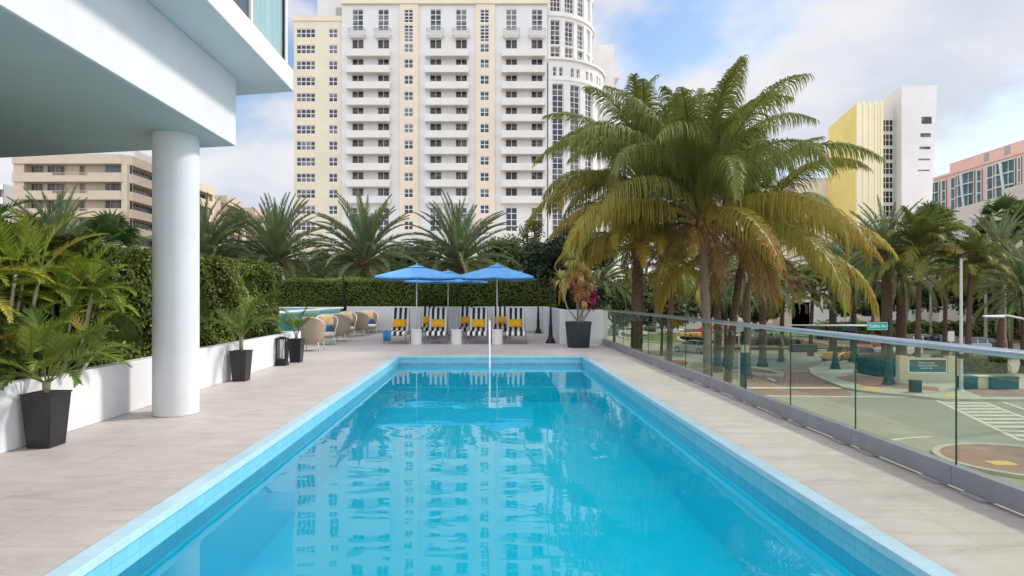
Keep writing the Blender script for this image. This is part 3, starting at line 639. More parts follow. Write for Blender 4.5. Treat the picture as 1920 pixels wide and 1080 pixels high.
b = MB(); b.lathe([(.035, .15), (.035, .36), (.03, .365)], 16); b.build('candle', 'table_white', r, smooth=False)
# round planter
r = thing('round_planter', 'large round charcoal planter by the white wall at the far right corner of the deck', 'planter', (2.70, 17.85, 0))
b = MB(); b.lathe([(.31, 0), (.325, .02), (.385, .70), (.395, .705), (.397, .765), (.375, .77), (.36, .70), (.35, .68)], 40); b.build('pot', 'charcoal_planter', r, smooth=True)
o = r.children[-1]; o.modifiers.new('E', 'EDGE_SPLIT').split_angle = R(35)
b = MB(); b.lathe([(.355, .66), (.355, .70)], 24); b.build('soil', 'soil', r)
r = thing('dracaena_plant', 'tall spiky dracaena with yellow, orange and magenta rosettes in the round charcoal planter', 'plant', (2.70, 17.85, .70))
def rosette(L, c, rad, n, col, tip, up=.35, w=.05):
    d = unit(rng.normal(0, 1, (n, 3))+np.array([0, 0, up])); l = rad*rng.uniform(.7, 1.1, (n, 1)); side = unit(np.cross(d, np.array([0, 0, 1.]))); p = np.array(c)+d*.02
    m = p+d*l*.55; tp = m+unit(d+np.array([0, 0, -.45]))*l*.5; k = rng.random((n, 1)); cc = np.array(col)*(1-k)+np.array(tip)*k
    L.add(np.stack([p-side*w*.3, p+side*w*.3, m+side*w*.5, m-side*w*.5], 1), cc); L.add(np.stack([m-side*w*.5, m+side*w*.5, tp+side*.004, tp-side*.004], 1), cc*1.1)
rng = np.random.default_rng(44); L = Leaves(); B = MB()
def rp(px, py, dy=0): v = at(px, py, 17.85+dy); return (v.x-2.70, v.y-17.85, v.z-.70)
for (px, py, dy, rad, n, col, tp) in ((1071, 486, .1, .36, 70, (.36,.34,.10), (.50,.46,.16)), (1052, 524, -.1, .38, 80, (.40,.36,.12), (.55,.46,.18)), (1093, 512, 0, .36, 90, (.50,.34,.10), (.52,.40,.14)),
        (1108, 528, .1, .30, 60, (.48,.30,.10), (.5,.38,.15)), (1086, 545, .05, .34, 110, (.50,.22,.09), (.55,.32,.14)), (1094, 562, -.1, .32, 90, (.48,.20,.10), (.5,.28,.13)), (1076, 533, .3, .26, 60, (.40,.02,.14), (.55,.05,.22)),
        (1113, 556, .25, .26, 70, (.35,.015,.11), (.50,.04,.19)), (1108, 574, .2, .22, 50, (.22,.02,.07), (.42,.03,.14)), (1100, 540, .15, .3, 60, (.45,.26,.1), (.52,.3,.12))):
    c = rp(px, py, dy); rosette(L, c, rad, n, col, tp); B.tube([(rng.uniform(-.1,.1), rng.uniform(-.1,.1), -.02), (c[0]*.5+rng.uniform(-.08,.08), c[1]*.5, c[2]*.35), (c[0]*.97, c[1], c[2]*.8), c], [.022, .018, .014, .012], 7)
B.build('stems', 'trunk_pale', r, smooth=True); link('leaves', L.mesh('leaves', 'leaf_matt'), r)

# ------------------------------------------------------------------ loungers, tables, umbrellas
def cushion_mesh(w, h, t, n=10, p=2.6):
    """pillow shape: thin at the edges, full in the middle; lies in xz, thickness along y"""
    vs, fs = [], []
    for s in (-1, 1):
        for i in range(n+1):
            for j in range(n+1):
                u, v = 2*i/n-1, 2*j/n-1; k = (1-abs(u)**p)*(1-abs(v)**p); q = 1-.05*(1-abs(u))*abs(v)**4
                vs.append((u*w/2*(1-.06*(1-v*v)*abs(u)**6*0+0)*q, s*t/2*k**.5, v*h/2*(1-.06*(1-abs(u))*abs(v)**6)))
    m = (n+1)**2
    for s in range(2):
        for i in range(n):
            for j in range(n):
                a = s*m+i*(n+1)+j; f = (a, a+1, a+n+2, a+n+1); fs.append(f if s else f[::-1])
    return vs, fs
def pillow(name, label, cat, mat, loc, w, h, t, tilt, rz=0, group=None):
    b = MB(); vs, fs = cushion_mesh(w, h, t); b._add(vs, fs); o = b.build(name, mat, smooth=True)
    o.location = loc; o.rotation_euler = (tilt, 0, rz); return tag(o, label, cat, group)
def slab_strip(b, x0, x1, path, t, mi):
    """a padded strip following path in yz, thickness t downwards"""
    n = len(path); top = path; nrm = []
    for i in range(n):
        a = Vector((0, *path[max(0, i-1)])); c = Vector((0, *path[min(n-1, i+1)])); d = (c-a).normalized(); nrm.append((-d.z, d.y))
    bot = [(p[0]-q[0]*t, p[1]-q[1]*t) for p, q in zip(path, nrm)]
    xm = (x0+x1)/2; bul = .006
    vs = []
    for p, q, k in zip(path, bot, nrm):
        vs += [(x0, *p), (xm, p[0]+k[0]*bul, p[1]+k[1]*bul), (x1, *p), (x1, *q), (x0, *q)]
    fs = [(i*5+j, i*5+(j+1) % 5, (i+1)*5+(j+1) % 5, (i+1)*5+j) for i in range(n-1) for j in range(5)]
    fs = [f[::-1] for f in fs]+[tuple(range(5)), tuple(range((n-1)*5, n*5))[::-1]]
    b._add(vs, fs, mi)
def make_lounger(label, x, y, rz):
    r = thing('sun_lounger', label, 'sun lounger', (x, y, 0), rz, 'black and white striped sun loungers'); return r
W = .60
def lounger_parts(r):
    f = MB()
    for sx in (-1, 1):
        f.tube([(sx*.33, .02, .27), (sx*.33, 1.28, .27), (sx*.33, 1.34, .27)], .014, 8)
        f.tube([(sx*.31, 1.15, .30), (sx*.29, 1.62, 1.05)], .013, 8)
        f.tube([(sx*.31, 1.42, .68), (sx*.31, 1.66, .26)], .010, 6)
    f.tube([(-.33, .02, .27), (.33, .02, .27)], .014, 8); f.tube([(-.33, 1.3, .27), (.33, 1.3, .27)], .012, 8); f.tube([(-.29, 1.62, 1.05), (.29, 1.62, 1.05)], .013, 8)
    f.build('frame', 'grey_frame', r, smooth=True)
    for sx in (-1, 1):
        for yy in (.06, 1.30): b = MB(); b.tube([(sx*.33, yy, .26), (sx*.36, yy-.02 if yy < 1 else yy+.1, 0)], [.014, .011], 8); b.build('leg', 'grey_frame', r, smooth=True)
    seat = [(-.03, .275), (-.03, .33), (.0, .372), (.06, .392), (.4, .392), (.8, .385), (1.13, .38)]
    back = [(1.10, .40), (1.18, .46), (1.30, .68), (1.42, .90), (1.52, 1.07), (1.55, 1.12), (1.59, 1.13)]
    ws = [.075, .09, .09, .09, .09, .09, .075]; x = -W/2; bs, bb = MB(), MB()
    for i, q in enumerate(ws):
        slab_strip(bs, x+.001, x+q-.001, seat, .075, i % 2); slab_strip(bb, (x+.001)*.97, (x+q-.001)*.97, back, .06, i % 2); x += q
    bs.build('seat_cushion', ['white_fabric', 'black_fabric'], r); bb.build('back_cushion', ['white_fabric', 'black_fabric'], r)
def P4(px, base): Y = FL*EYE/(base-CY); return ((px-CX)/FL*Y, Y)
lounge = [
 (-2.97, 19.05, .02, 'left-end front row striped lounger with a blue towel over its foot'),
 (-1.66, 19.0, .03, 'second front row striped lounger from the left, between white drum tables'),
 (-.36, 19.0, -.03, 'front row striped lounger directly left of the pool hand rail'),
 (.88, 19.0, -.05, 'striped lounger at the right end of the front row, nearest the black posts'),
 (-2.20, 21.5, .03, 'striped lounger in the back row, leftmost of the three half-hidden ones'),
 (-.83, 21.5, -.02, 'middle one of the three half-hidden striped loungers in the back row'),
 (.44, 21.5, -.02, 'back row striped lounger showing behind the right-hand front lounger')]
first = None
ptxt = ['on the left-end front lounger', 'on the second front lounger from the left', 'on the front lounger left of the hand rail', 'on the right-end front lounger', 'on the left-most back row lounger', 'on the middle back row lounger', 'on the right-hand back row lounger']
for i, (x, y, rz, lab) in enumerate(lounge):
    if first is None: first = make_lounger(lab, x, y, rz); lounger_parts(first)
    else:
        c = copy_tree(first); c.location = (x, y, 0); c.rotation_euler.z = rz; c['label'] = lab
    th = R(-29); off = Vector((rnd.uniform(-.02, .02), 1.155, .625)); off.rotate(Matrix.Rotation(rz, 3, 'Z'))
    pillow('yellow_pillow', 'mustard yellow lumbar pillow '+ptxt[i], 'pillow', 'yellow_fabric', (x+off.x, y+off.y, off.z), .43, .31, .13, th+rnd.uniform(-.04, .04), rz, 'mustard pillows on the loungers')
# towel
b = MB(); n = 8
path = [(-.06, .10), (-.075, .25), (-.07, .37), (-.03, .412), (.06, .42), (.18, .418)]
vs = []; 
for j in range(n+1):
    for k, (yy, zz) in enumerate(path): vs.append((-.36+.24*j/n, yy+.012*math.sin(j*2.3+k)*(1 if k < 3 else .3), zz+(.02*math.sin(j*1.7) if k == 0 else 0)-(.04*(j<1)*(k>2))))
m = len(path); b._add(vs, [(j*m+k, (j+1)*m+k, (j+1)*m+k+1, j*m+k+1) for j in range(n) for k in range(m-1)])
o = b.build('blue_towel', 'towel_blue', smooth=True); o.location = (-2.97, 19.05, 0); s = o.modifiers.new('S', 'SOLIDIFY'); s.thickness = .012; s.offset = 1
tag(o, 'blue towel draped over the foot of the left-end lounger', 'towel')
for (px, lab) in ((779.5, 'white drum side table between the two left-hand front loungers'), (855.5, 'white drum side table in the middle of the front lounger row'), (932.5, 'white drum side table just right of the pool hand rail')):
    x, y = P4(px, 646.5); r = thing('side_table', lab, 'side table', (x, y+.18, 0), group='white drum side tables')
    b = MB(); b.lathe([(.165, 0), (.17, .01), (.17, .44)], 28); b.build('base', 'table_white', r, smooth=False); b.v
    b = MB(); b.lathe([(.178, .44), (.182, .446), (.182, .468), (.176, .474)], 28); b.build('table_top', 'table_white', r)
def umbrella(label, x, y, half, zt, ze, rz, tilt=0):
    r = thing('umbrella', label, 'umbrella', (x, y, 0), rz, 'blue umbrellas over the loungers')
    b = MB(); b.tube([(0, 0, .05), (0, 0, zt+.02)], .020, 12); b.build('pole', 'white_trim', r, smooth=True)
    b = MB(); b.lathe([(.24, 0), (.24, .04), (.05, .06), (.03, .16)], 24); b.build('base', 'pad_metal', r)
    c = MB(); N = 8; rings = 7; corners = [(half, half), (0, half), (-half, half), (-half, 0), (-half, -half), (0, -half), (half, -half), (half, 0)]
    def edge(k, s):
        a, d = corners[k % 8], corners[(k+1) % 8]; return a[0]+(d[0]-a[0])*s, a[1]+(d[1]-a[1])*s
    vs = []; sub = 4
    for i in range(rings+1):
        f = .13+(1-.13)*i/rings
        for k in range(N):
            for s_ in range(sub):
                ex, ey = edge(k, s_/sub); m_ = max(abs(ex), abs(ey)); sag = .03*math.sin(math.pi*s_/sub)*f
                z = zt-(zt-ze)*f*(1.0)-sag+.015*math.sin(f*math.pi); vs.append((ex*f*(1-.02*math.sin(math.pi*s_/sub)), ey*f*(1-.02*math.sin(math.pi*s_/sub)), z))
    q = N*sub
    fs = [(i*q+j, i*q+(j+1) % q, (i+1)*q+(j+1) % q, (i+1)*q+j) for i in range(rings) for j in range(q)]
    o0 = len(vs)
    for j in range(q): x_, y_, z_ = vs[rings*q+j]; vs.append((x_*1.003, y_*1.003, z_-.045))
    fs += [(rings*q+j, rings*q+(j+1) % q, o0+(j+1) % q, o0+j) for j in range(q)]
    c._add(vs, [f[::-1] for f in fs]); can = c.build('canopy', 'canopy_blue', r, smooth=False); sd = can.modifiers.new('S', 'SOLIDIFY'); sd.thickness = .006
    v = MB(); hh = half*.20; v._add([(hh, hh, zt-.035), (-hh, hh, zt-.035), (-hh, -hh, zt-.035), (hh, -hh, zt-.035), (0, 0, zt+.05), (hh, hh, zt-.055), (-hh, hh, zt-.055), (-hh, -hh, zt-.055), (hh, -hh, zt-.055)],
        [(0,1,4), (1,2,4), (2,3,4), (3,0,4), (1,0,5,6), (2,1,6,7), (3,2,7,8), (0,3,8,5)]); v.build('vent', 'canopy_blue', can)
    v = MB(); v.lathe([(.02, zt+.03), (.035, zt+.06), (.015, zt+.10)], 10); v.build('finial', 'canopy_blue', r)
    for k in range(8):
        ex, ey = corners[k]; b = MB(); b.tube([(0, 0, zt-.05), (ex*.97, ey*.97, ze-.01)], .009, 6); rb = b.build('rib', 'white_trim', r)
        b = MB(); b.tube([(0, 0, zt-.42), (ex*.5, ey*.5, zt-.03-(zt-ze)*.5)], .007, 6); b.build('strut', 'white_trim', rb)
    return r
umbrella('blue square umbrella over the left-hand front loungers', -2.45, 20.5, 1.36, 2.56, 2.17, R(8))
umbrella('lower blue umbrella half hidden between the other two', -1.57, 23.5, 1.30, 2.50, 2.12, R(-14))
umbrella('blue square umbrella on the right, nearest the black posts', .31, 20.5, 1.26, 2.58, 2.17, R(-5))
def lamp_post(label, x, y, h, broad=1):
    r = thing('iron_post', label, 'post', (x, y, 0), group='black cast iron posts round the deck')
    b = MB(); b.lathe([(.155*broad, 0), (.155*broad, .04), (.12*broad, .07), (.075*broad, .20), (.062*broad, .24), (.058, .50), (.070, .52), (.060, .55), (.048, .60), (.042, .85), (.05, .87), (.036, .90)], 16); b.build('base', 'black_iron', r, smooth=False)
    b = MB(); b.lathe([(.036, .90), (.030, h-.12)], 14); b.build('shaft', 'black_iron', r, smooth=False)
    b = MB(); b.lathe([(.03, h-.12), (.055, h-.09), (.035, h-.06), (.045, h-.03), (.012, h+.04)], 12); b.build('finial', 'black_iron', r); return r
lamp_post('black iron post in front of the recessed back wall, right of the umbrellas', 2.08, 24.75, 2.6)
lamp_post('black iron post nearer the camera, left of the big round planter', 2.04, 19.45, 2.15, 1.1)
lamp_post('black iron post beyond the armchairs, in front of the left part of the back hedge', -6.15, 25.38, 2.45)

# ------------------------------------------------------------------ wicker armchairs
def armchair_parts(r):
    """faces -y; barrel shell of woven rattan wrapping seat and back"""
    R0 = .315; b = MB(); N = 22; vs = []; fs = []
    for i in range(N+1):
        a = R(-28)+R(236)*i/N      # open towards -y
        k = math.sin(math.pi*i/N); top = .58+.36*k**.8; dx, dy = math.cos(a), math.sin(a)
        for z, f in ((.20, .80), (.34, .93), (.50, 1.0), (top-.06, 1.07), (top, 1.10)): vs.append((dx*R0*f, dy*R0*f+.02, z))
    for i in range(N):
        for j in range(4): a = i*5+j; fs.append((a, a+5, a+6, a+1))
    b._add(vs, fs); sh = b.build('woven_shell', 'rattan', r, smooth=True); s = sh.modifiers.new('S', 'SOLIDIFY'); s.thickness = .03; s.offset = 0
    b = MB(); b.tube([vs[i*5+4] for i in range(N+1)], .022, 8); b.tube([vs[k] for k in (4, 3, 2, 1, 0)], .018, 8); b.tube([vs[N*5+k] for k in (4, 3, 2, 1, 0)], .018, 8); b.build('rim', 'rattan_pale', r, smooth=True)
    b = MB(); b.lathe([(.27, .20), (.30, .22), (.31, .26)], 20); b.build('seat_base', 'rattan', r)
    b = MB(); b.lathe([(.0, .26), (.24, .26), (.275, .29), (.285, .33), (.26, .38), (.2, .40), (0, .405)], 22, (0, -.04)); b.build('seat_cushion', 'sand_fabric', r, smooth=True)
    for sx, sy in ((-1,-1), (1,-1), (-1,1), (1,1)):
        b = MB(); b.tube([(sx*.22, sy*.22, .24), (sx*.27, sy*.27, 0)], [.02, .014], 8); b.build('leg', 'rattan_pale', r, smooth=True)
    b = MB(); vs, fs = cushion_mesh(.46, .42, .13); T = Matrix.Translation((0, .25, .72)) @ Matrix.Rotation(R(-14), 4, 'X'); b.T = T; b._add(vs, fs); b.build('back_cushion', 'apricot_fabric', r, smooth=True)
ch = [(-4.92, 16.75, 178, 'wicker barrel armchair nearest the camera, its back turned, beside the end of the low wall', 0),
      (-5.12, 18.95, 14, 'wicker armchair with apricot back cushion and blue pillow, second from the low wall', 1),
      (-5.02, 20.4, 172, 'wicker armchair turned away, back to back with the blue-pillow armchair', 0),
      (-5.30, 22.5, 16, 'wicker armchair with apricot cushion in the middle of the far group, facing the camera', 1),
      (-5.0, 23.35, 170, 'wicker armchair turned away just left of the farthest armchair', 0),
      (-4.83, 24.35, 20, 'farthest wicker armchair, against the white back wall', 1)]
first = None
for (x, y, a, lab, pil) in ch:
    if first is None: first = thing('wicker_armchair', lab, 'armchair', (x, y, 0), R(a), 'wicker armchairs by the glass rail'); armchair_parts(first)
    else: c = copy_tree(first); c.location = (x, y, 0); c.rotation_euler.z = R(a); c['label'] = lab
    if pil:
        o = Vector((0, .07, .50)); o.rotate(Matrix.Rotation(R(a), 3, 'Z'))
        pillow('blue_pillow', 'navy blue pillow on the '+('second armchair from the low wall' if y < 20 else 'middle armchair of the far group' if y < 23 else 'farthest armchair'), 'pillow', 'navy_fabric', (x+o.x, y+o.y, .50), .38, .22, .10, R(-14), R(a), 'navy pillows on the armchairs')
# ------------------------------------------------------------------ the hotel tower across the street
TY = 111.0; SC = FL/TY
def tx(px): return (px-CX)/SC
def tz(py): return EYE+(CY-py)/SC
tower = thing('hotel_tower', 'tall white and peach hotel tower with rows of balconies and a rounded white corner', 'building', (0, TY, GZ))
def TZ(z): return z-GZ
wins = []                     # (x, z, w, h, nx, nz, y)
rowz = [50.76-3*k for k in range(13)]
def cols(px0, px1, h, zc): return (tx(px0), tx(px1), TZ(zc-h/2), TZ(zc+h/2))
# wing A
b = MB(); H1 = []
for z in rowz+[11.7]:
    H1.append(cols(554, 590, 1.7, z)+(4, 2)); H1.append(cols(615, 632, 1.7, z)+(2, 2))
wall_holes(b, tx(549.5), tx(641), 0, TZ(53.2), .5, [h[:4] for h in H1], .22)
b.box(tx(549.5), tx(641), .73, 22, 0, TZ(53.0)); b.box(tx(549.5)-.15, tx(641), .3, 1.0, TZ(53.0), TZ(53.9))
b.build('cream_wing', 'tower_cream', tower)
for h in H1: wins.append((h[0], h[2], h[1]-h[0], h[3]-h[2], h[4], h[5], .60))
# bays
def bay(x0, x1, cx, nm):
    hs = []; b = MB()
    w1 = (cx-32, cx-10); w2 = (cx+16, cx+38)
    for (a, c) in (w1, w2):
        hs.append((tx(a+.5), tx(c-.5), TZ(51.0), TZ(55.0), 2, 4))          # tall top window
        hs.append((tx(a), tx(c), TZ(47.25), TZ(49.4), 2, 1))
        for k in range(9): hs.append((tx(a), tx(c), TZ(44.35-3*k-.15), TZ(46.1-3*k-.30), 2, 1))
        hs.append((tx(a), tx(c), TZ(13.6), TZ(18.2), 2, 4))
    wall_holes(b, tx(x0), tx(x1), 0, TZ(55.8), 0, [h[:4] for h in hs], .25, 0)
    b.box(tx(x0), tx(x1), .26, 22, 0, TZ(55.6)); b.build('white_bay', 'tower_grey', tower)
    for h in hs:
        door = h[5] == 1
        wins.append((h[0], h[2], h[1]-h[0], h[3]-h[2], h[4], h[5], .12, door))
    bx0, bx1 = tx(cx-40), tx(cx+41)
    for k in range(10):
        z0 = TZ(45.75-3.0*k); o = MB(); D = 1.45
        o.box(bx0, bx1, -D, -.002, z0, z0+.22); o.box(bx0, bx1, -D-.06, -D+.12, z0+.02, z0+1.32); o.box(bx0, bx0+.14, -D+.121, -.002, z0+.221, z0+1.30); o.box(bx1-.14, bx1, -D+.121, -.002, z0+.221, z0+1.30)
        for f in (.015, .46, .54, .985): x = bx0+(bx1-bx0)*f; o.box(x-.09, x+.09, -D-.063, -D-.04, z0+.10, z0+.22)
        o.build('balcony', 'tower_white', tower)
    for (a, c) in (w1, w2):
        o = MB(); z0 = TZ(49.75); o._add([(tx(a-5), -1.05, z0+.1), (tx(c+4), -1.05, z0+.1), (tx(c+4), -.002, z0+.1), (tx(a-5), -.002, z0+.1), (tx(a-1), -.8, z0-.35), (tx(c), -.8, z0-.35), (tx(c), -.002, z0-.35), (tx(a-1), -.002, z0-.35)],
            [(0,1,2,3), (7,6,5,4), (0,4,5,1), (1,5,6,2), (2,6,7,3), (3,7,4,0)]); o.box(tx(a-5)-.05, tx(c+4)+.05, -1.1, -.003, z0+.101, z0+.28)
        bo = o.build('balcony', 'tower_white', tower)
        q = MB(); q.box(tx(a-5), tx(c+4), -1.05, -1.0, z0+1.22, z0+1.30)
        nb = 12
        for i in range(nb+1): x = tx(a-5)+(tx(c+4)-tx(a-5))*i/nb; q.box(x-.035, x+.035, -1.045, -1.005, z0+.28, z0+1.22)
        q.box(tx(a-5), tx(a-5)+.05, -.999, -.003, z0+1.22, z0+1.30); q.box(tx(c+4)-.05, tx(c+4), -.999, -.003, z0+1.22, z0+1.30)
        q.build('railing', 'roof_grey', bo)
bay(641, 750, 692, 'a'); bay(785, 892, 838, 'b'); bay(928, 1026, 980, 'c')
for (x0, x1, wx0, wx1) in ((750, 785, 758, 775.5), (892, 928, 900, 917.5)):
    b = MB(); hs = [(tx(wx0), tx(wx1), TZ(tz(44)), TZ(tz(19)), 2, 4), (tx(wx0), tx(wx1), TZ(tz(80)), TZ(tz(48)), 2, 5), (tx(wx0), tx(wx1), TZ(tz(99.5)), TZ(tz(83)), 2, 2)]
    for k in range(12): z = 44.76-3*k; hs.append((tx(wx0), tx(wx1), TZ(z-.85), TZ(z+.85), 2, 2))
    wall_holes(b, tx(x0), tx(x1), 0, TZ(55.8), -.35, [h[:4] for h in hs], .3)
    b.quad((tx(x0), -.35, 0), (tx(x0), -.35, TZ(55.8)), (tx(x0), .25, TZ(55.8)), (tx(x0), .25, 0)); b.quad((tx(x1), -.35, 0), (tx(x1), .25, 0), (tx(x1), .25, TZ(55.8)), (tx(x1), -.35, TZ(55.8)))
    b.box(tx(x0)+.01, tx(x1)-.01, -.04, 22, 0, TZ(55.6)); b.build('peach_strip', 'tower_peach', tower)
    for h in hs: wins.append((h[0], h[2], h[1]-h[0], h[3]-h[2], h[4], h[5], -.25))
b = MB(); b.box(tx(640), tx(1027), -.55, 20, TZ(55.82), TZ(56.9)); b.box(tx(640)+.3, tx(1027)-.3, -.2, 20, TZ(56.901), TZ(63)); b.build('cornice', 'tower_cream', tower)
for px in (668, 716, 812, 860, 962, 1002): wins.append((tx(px-9), TZ(57.3), 1.8, 3.2, 2, 3, -.30))
b = MB(); b.box(tx(581), tx(642), 5, 20, 0, TZ(64)); b.build('rear_block', 'tower_grey', tower)
b = MB(); b.box(tx(617), tx(633), 4.9, 4.995, TZ(tz(16)), TZ(tz(0)+1)); b.build('grille', 'roof_grey', tower)
# rounded corner
CXT, CYT = 11.6, 12.0
def drum(Rr, z0, z1, holes, name, depth=.45):
    """cylinder wall with openings; holes: (deg0, deg1, z0, z1), angle 0 faces the street, growing to the right"""
    b = MB(); angs = sorted({-2.0, *[float(a) for a in range(6, 181, 6)], *[h[0] for h in holes], *[h[1] for h in holes]}); zs = sorted({z0, z1, *[h[2] for h in holes], *[h[3] for h in holes]})
    def pt(a, r, z): return (CXT+r*math.sin(R(a)), CYT-r*math.cos(R(a)), z)
    for i in range(len(angs)-1):
        for j in range(len(zs)-1):
            a, c = (angs[i]+angs[i+1])/2, (zs[j]+zs[j+1])/2; ins = any(h[0] < a < h[1] and h[2] < c < h[3] for h in holes); r = Rr-(depth if ins else 0)
            b.quad(pt(angs[i], r, zs[j]), pt(angs[i+1], r, zs[j]), pt(angs[i+1], r, zs[j+1]), pt(angs[i], r, zs[j+1]))
    for h in holes:
        b.quad(pt(h[0], Rr, h[2]), pt(h[0], Rr-depth, h[2]), pt(h[0], Rr-depth, h[3]), pt(h[0], Rr, h[3])); b.quad(pt(h[1], Rr, h[2]), pt(h[1], Rr, h[3]), pt(h[1], Rr-depth, h[3]), pt(h[1], Rr-depth, h[2]))
        b.quad(pt(h[0], Rr, h[3]), pt(h[0], Rr-depth, h[3]), pt(h[1], Rr-depth, h[3]), pt(h[1], Rr, h[3])); b.quad(pt(h[0], Rr, h[2]), pt(h[1], Rr, h[2]), pt(h[1], Rr-depth, h[2]), pt(h[0], Rr-depth, h[2]))
    top = [pt(a, Rr, z1) for a in range(-2, 181, 7)]+[(CXT, CYT+Rr, z1)]; b._add(top, [tuple(range(len(top)))[::-1]])
    b.build(name, 'tower_white', tower)
    for h in holes:
        mid = (h[0]+h[1])/2; r = Rr-depth; w = 2*r*math.sin(R((h[1]-h[0])/2)); x, y, _ = pt(h[0], r, 0); hh = h[3]-h[2]
        nzz = max(2, round(hh/ .95)); window(tower, x-.0, y-.13, h[2], w, hh, h[4], nzz if hh < 20 else 27, rz=R(mid), t=.11)
AN = (6.8, 23.6, 40, 56.2, 72.5)
hl = []
for a in AN:
    hl.append((a-5.2, a+5.2, TZ(12.8), TZ(41.2), 2))
    for s in (-1, 1): hl.append((a+s*2.9-1.7, a+s*2.9+1.7, TZ(42.7), TZ(44.3), 1))
drum(12.0, 0, TZ(45.6), hl, 'round_corner')
b = MB(); ring = [(math.sin(R(a)), -math.cos(R(a))) for a in range(-2, 181, 6)]
def ringband(Rr, z0, z1, t):
    vs = []
    for s, c in ring: vs += [(CXT+(Rr-.1)*s, CYT+(Rr-.1)*c, z0), (CXT+(Rr+t)*s, CYT+(Rr+t)*c, z0), (CXT+(Rr+t)*s, CYT+(Rr+t)*c, z1), (CXT+(Rr-.1)*s, CYT+(Rr-.1)*c, z1)]
    b._add(vs, [(i*4+j, (i+1)*4+j, (i+1)*4+(j+1) % 4, i*4+(j+1) % 4) for i in range(len(ring)-1) for j in range(4)])
ringband(12.0, TZ(45.605), TZ(46.1), .35); ringband(12.0, TZ(41.85), TZ(42.2), .14); b.build('string_course', 'tower_white', tower)
hu = []
for a in AN:
    hu.append((a-5.6, a+5.6, TZ(49.4), TZ(54.0), 2)); hu.append((a-5.6, a+5.6, TZ(46.75), TZ(49.1), 2)); hu.append((a-6, a+6, TZ(55.7), TZ(60.5), 3))
drum(9.9, TZ(45.7), TZ(63), hu, 'round_upper')
b = MB(); ringband(9.9, TZ(54.7), TZ(55.1), .25); b.build('string_course', 'tower_white', tower)
b = MB(); b.box(CXT-2, CXT+9, CYT+9, CYT+22, 0, TZ(44)); b.build('rear_wall', 'tower_grey', tower)
b = MB(); b.box(24.6, 29.6, 29, 45, 0, TZ(60.7)); b.build('end_slab', 'tower_grey', tower)
for k in range(14):
    z = TZ(53.4-3.65*k); b = MB(); b.box(29.6, 31.1, 30, 36, z-.2, z); b.box(31.0, 31.12, 30, 36, z, z+1.05); b.box(29.6, 31.0, 30, 30.1, z, z+1.05); b.build('balcony', 'tower_white', tower)
# windows: every large or front one is a part of its own
for w in wins:
    door = len(w) > 7 and w[7]
    window(tower, w[0], w[6], w[1], w[2], w[3], w[4], w[5], name='balcony_door' if door else 'window', glass='dark_glass' if door else 'window_glass', frame='tower_grey' if door else 'white_trim', t=.13 if not door else .10)
pod = thing('hotel_podium', 'low white and peach podium in front of the tall hotel tower, behind the date palms', 'building', (0, 104, GZ))
b = MB(); b.box(-28, 8.4, 0, 6.9, 0, 15.2); b.box(-20, 8.9, -.3, .0-.003, 15.0, 18.0); b.box(-28, 8.4, .3, 6.4, 15.21, 17.4); b.build('wall', 'tower_white', pod)
b = MB(); b.box(3.0, 14.5, -6, -.4, 0, 14.0); b.box(2.8, 14.7, -6.2, -.3, 14.0, 14.5); b.build('peach_block', 'tower_peach', pod)
for k in range(9): window(pod, -26+3.4*k, -.12 if k < 2 else -.13, 10.6, 1.8, 2.2, 2, 2)

# ------------------------------------------------------------------ beige balcony apartments on the left
apt = thing('apartment_building', 'beige apartment building with long solid balconies seen under the overhang', 'building', (-60.3, 100, GZ))
SA = 11.2
def ax(px): return (px-CX)/SA+60.3
def az_(py): return EYE+(CY-py)/SA-GZ
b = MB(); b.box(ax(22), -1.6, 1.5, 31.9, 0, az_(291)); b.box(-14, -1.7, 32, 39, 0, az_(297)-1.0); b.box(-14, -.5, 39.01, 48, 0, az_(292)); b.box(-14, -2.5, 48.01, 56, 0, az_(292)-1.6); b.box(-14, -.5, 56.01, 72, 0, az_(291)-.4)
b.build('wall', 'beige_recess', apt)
bandy = [(289, 306.6), (323.4, 340.4), (357.2, 374), (390.6, 406.6), (424, 440), (458, 474), (491, 507), (525, 541)]
for i, (y0, y1) in enumerate(bandy):
    z1, z0 = az_(y0), az_(y1); o = MB()
    ch = 1.3
    poly = [(ax(22), 0), (-ch, 0), (0, ch), (0, 32), (-1.6, 32), (-1.6, 1.5), (ax(22), 1.5)]
    if i == 0: o.prism(poly, z0, z1)
    else:
        o.prism(poly, z0, z0+.3)
        nx0, nx1 = ax(98), ax(164)
        o.box(ax(22), nx0, 0, .16, z0+.301, z1); o.box(nx0, nx1, 0, .16, z0+.301, z1-.45); o.box(nx1, -ch-.02, 0, .16, z0+.301, z1)
        o._add([(-ch, 0, z0+.301), (0, ch, z0+.301), (-.12, ch+.1, z0+.301), (-ch-.1, .14, z0+.301), (-ch, 0, z1), (0, ch, z1), (-.12, ch+.1, z1), (-ch-.1, .14, z1)], [(0,1,5,4), (1,2,6,5), (2,3,7,6), (3,0,4,7), (4,5,6,7)])
        o.box(-.16, 0, ch+.02, 31.9, z0+.301, z1)
        for f in range(int((nx1-nx0)/.18)): o.box(nx0+.1+f*.18, nx0+.13+f*.18, .05, .08, z1-.45, z1) if i < 4 else None
        if i < 4: o.box(nx0, nx1, .04, .09, z1-.03, z1+.02)
    o.build('roof_parapet' if i == 0 else 'balcony', 'beige_stucco', apt)
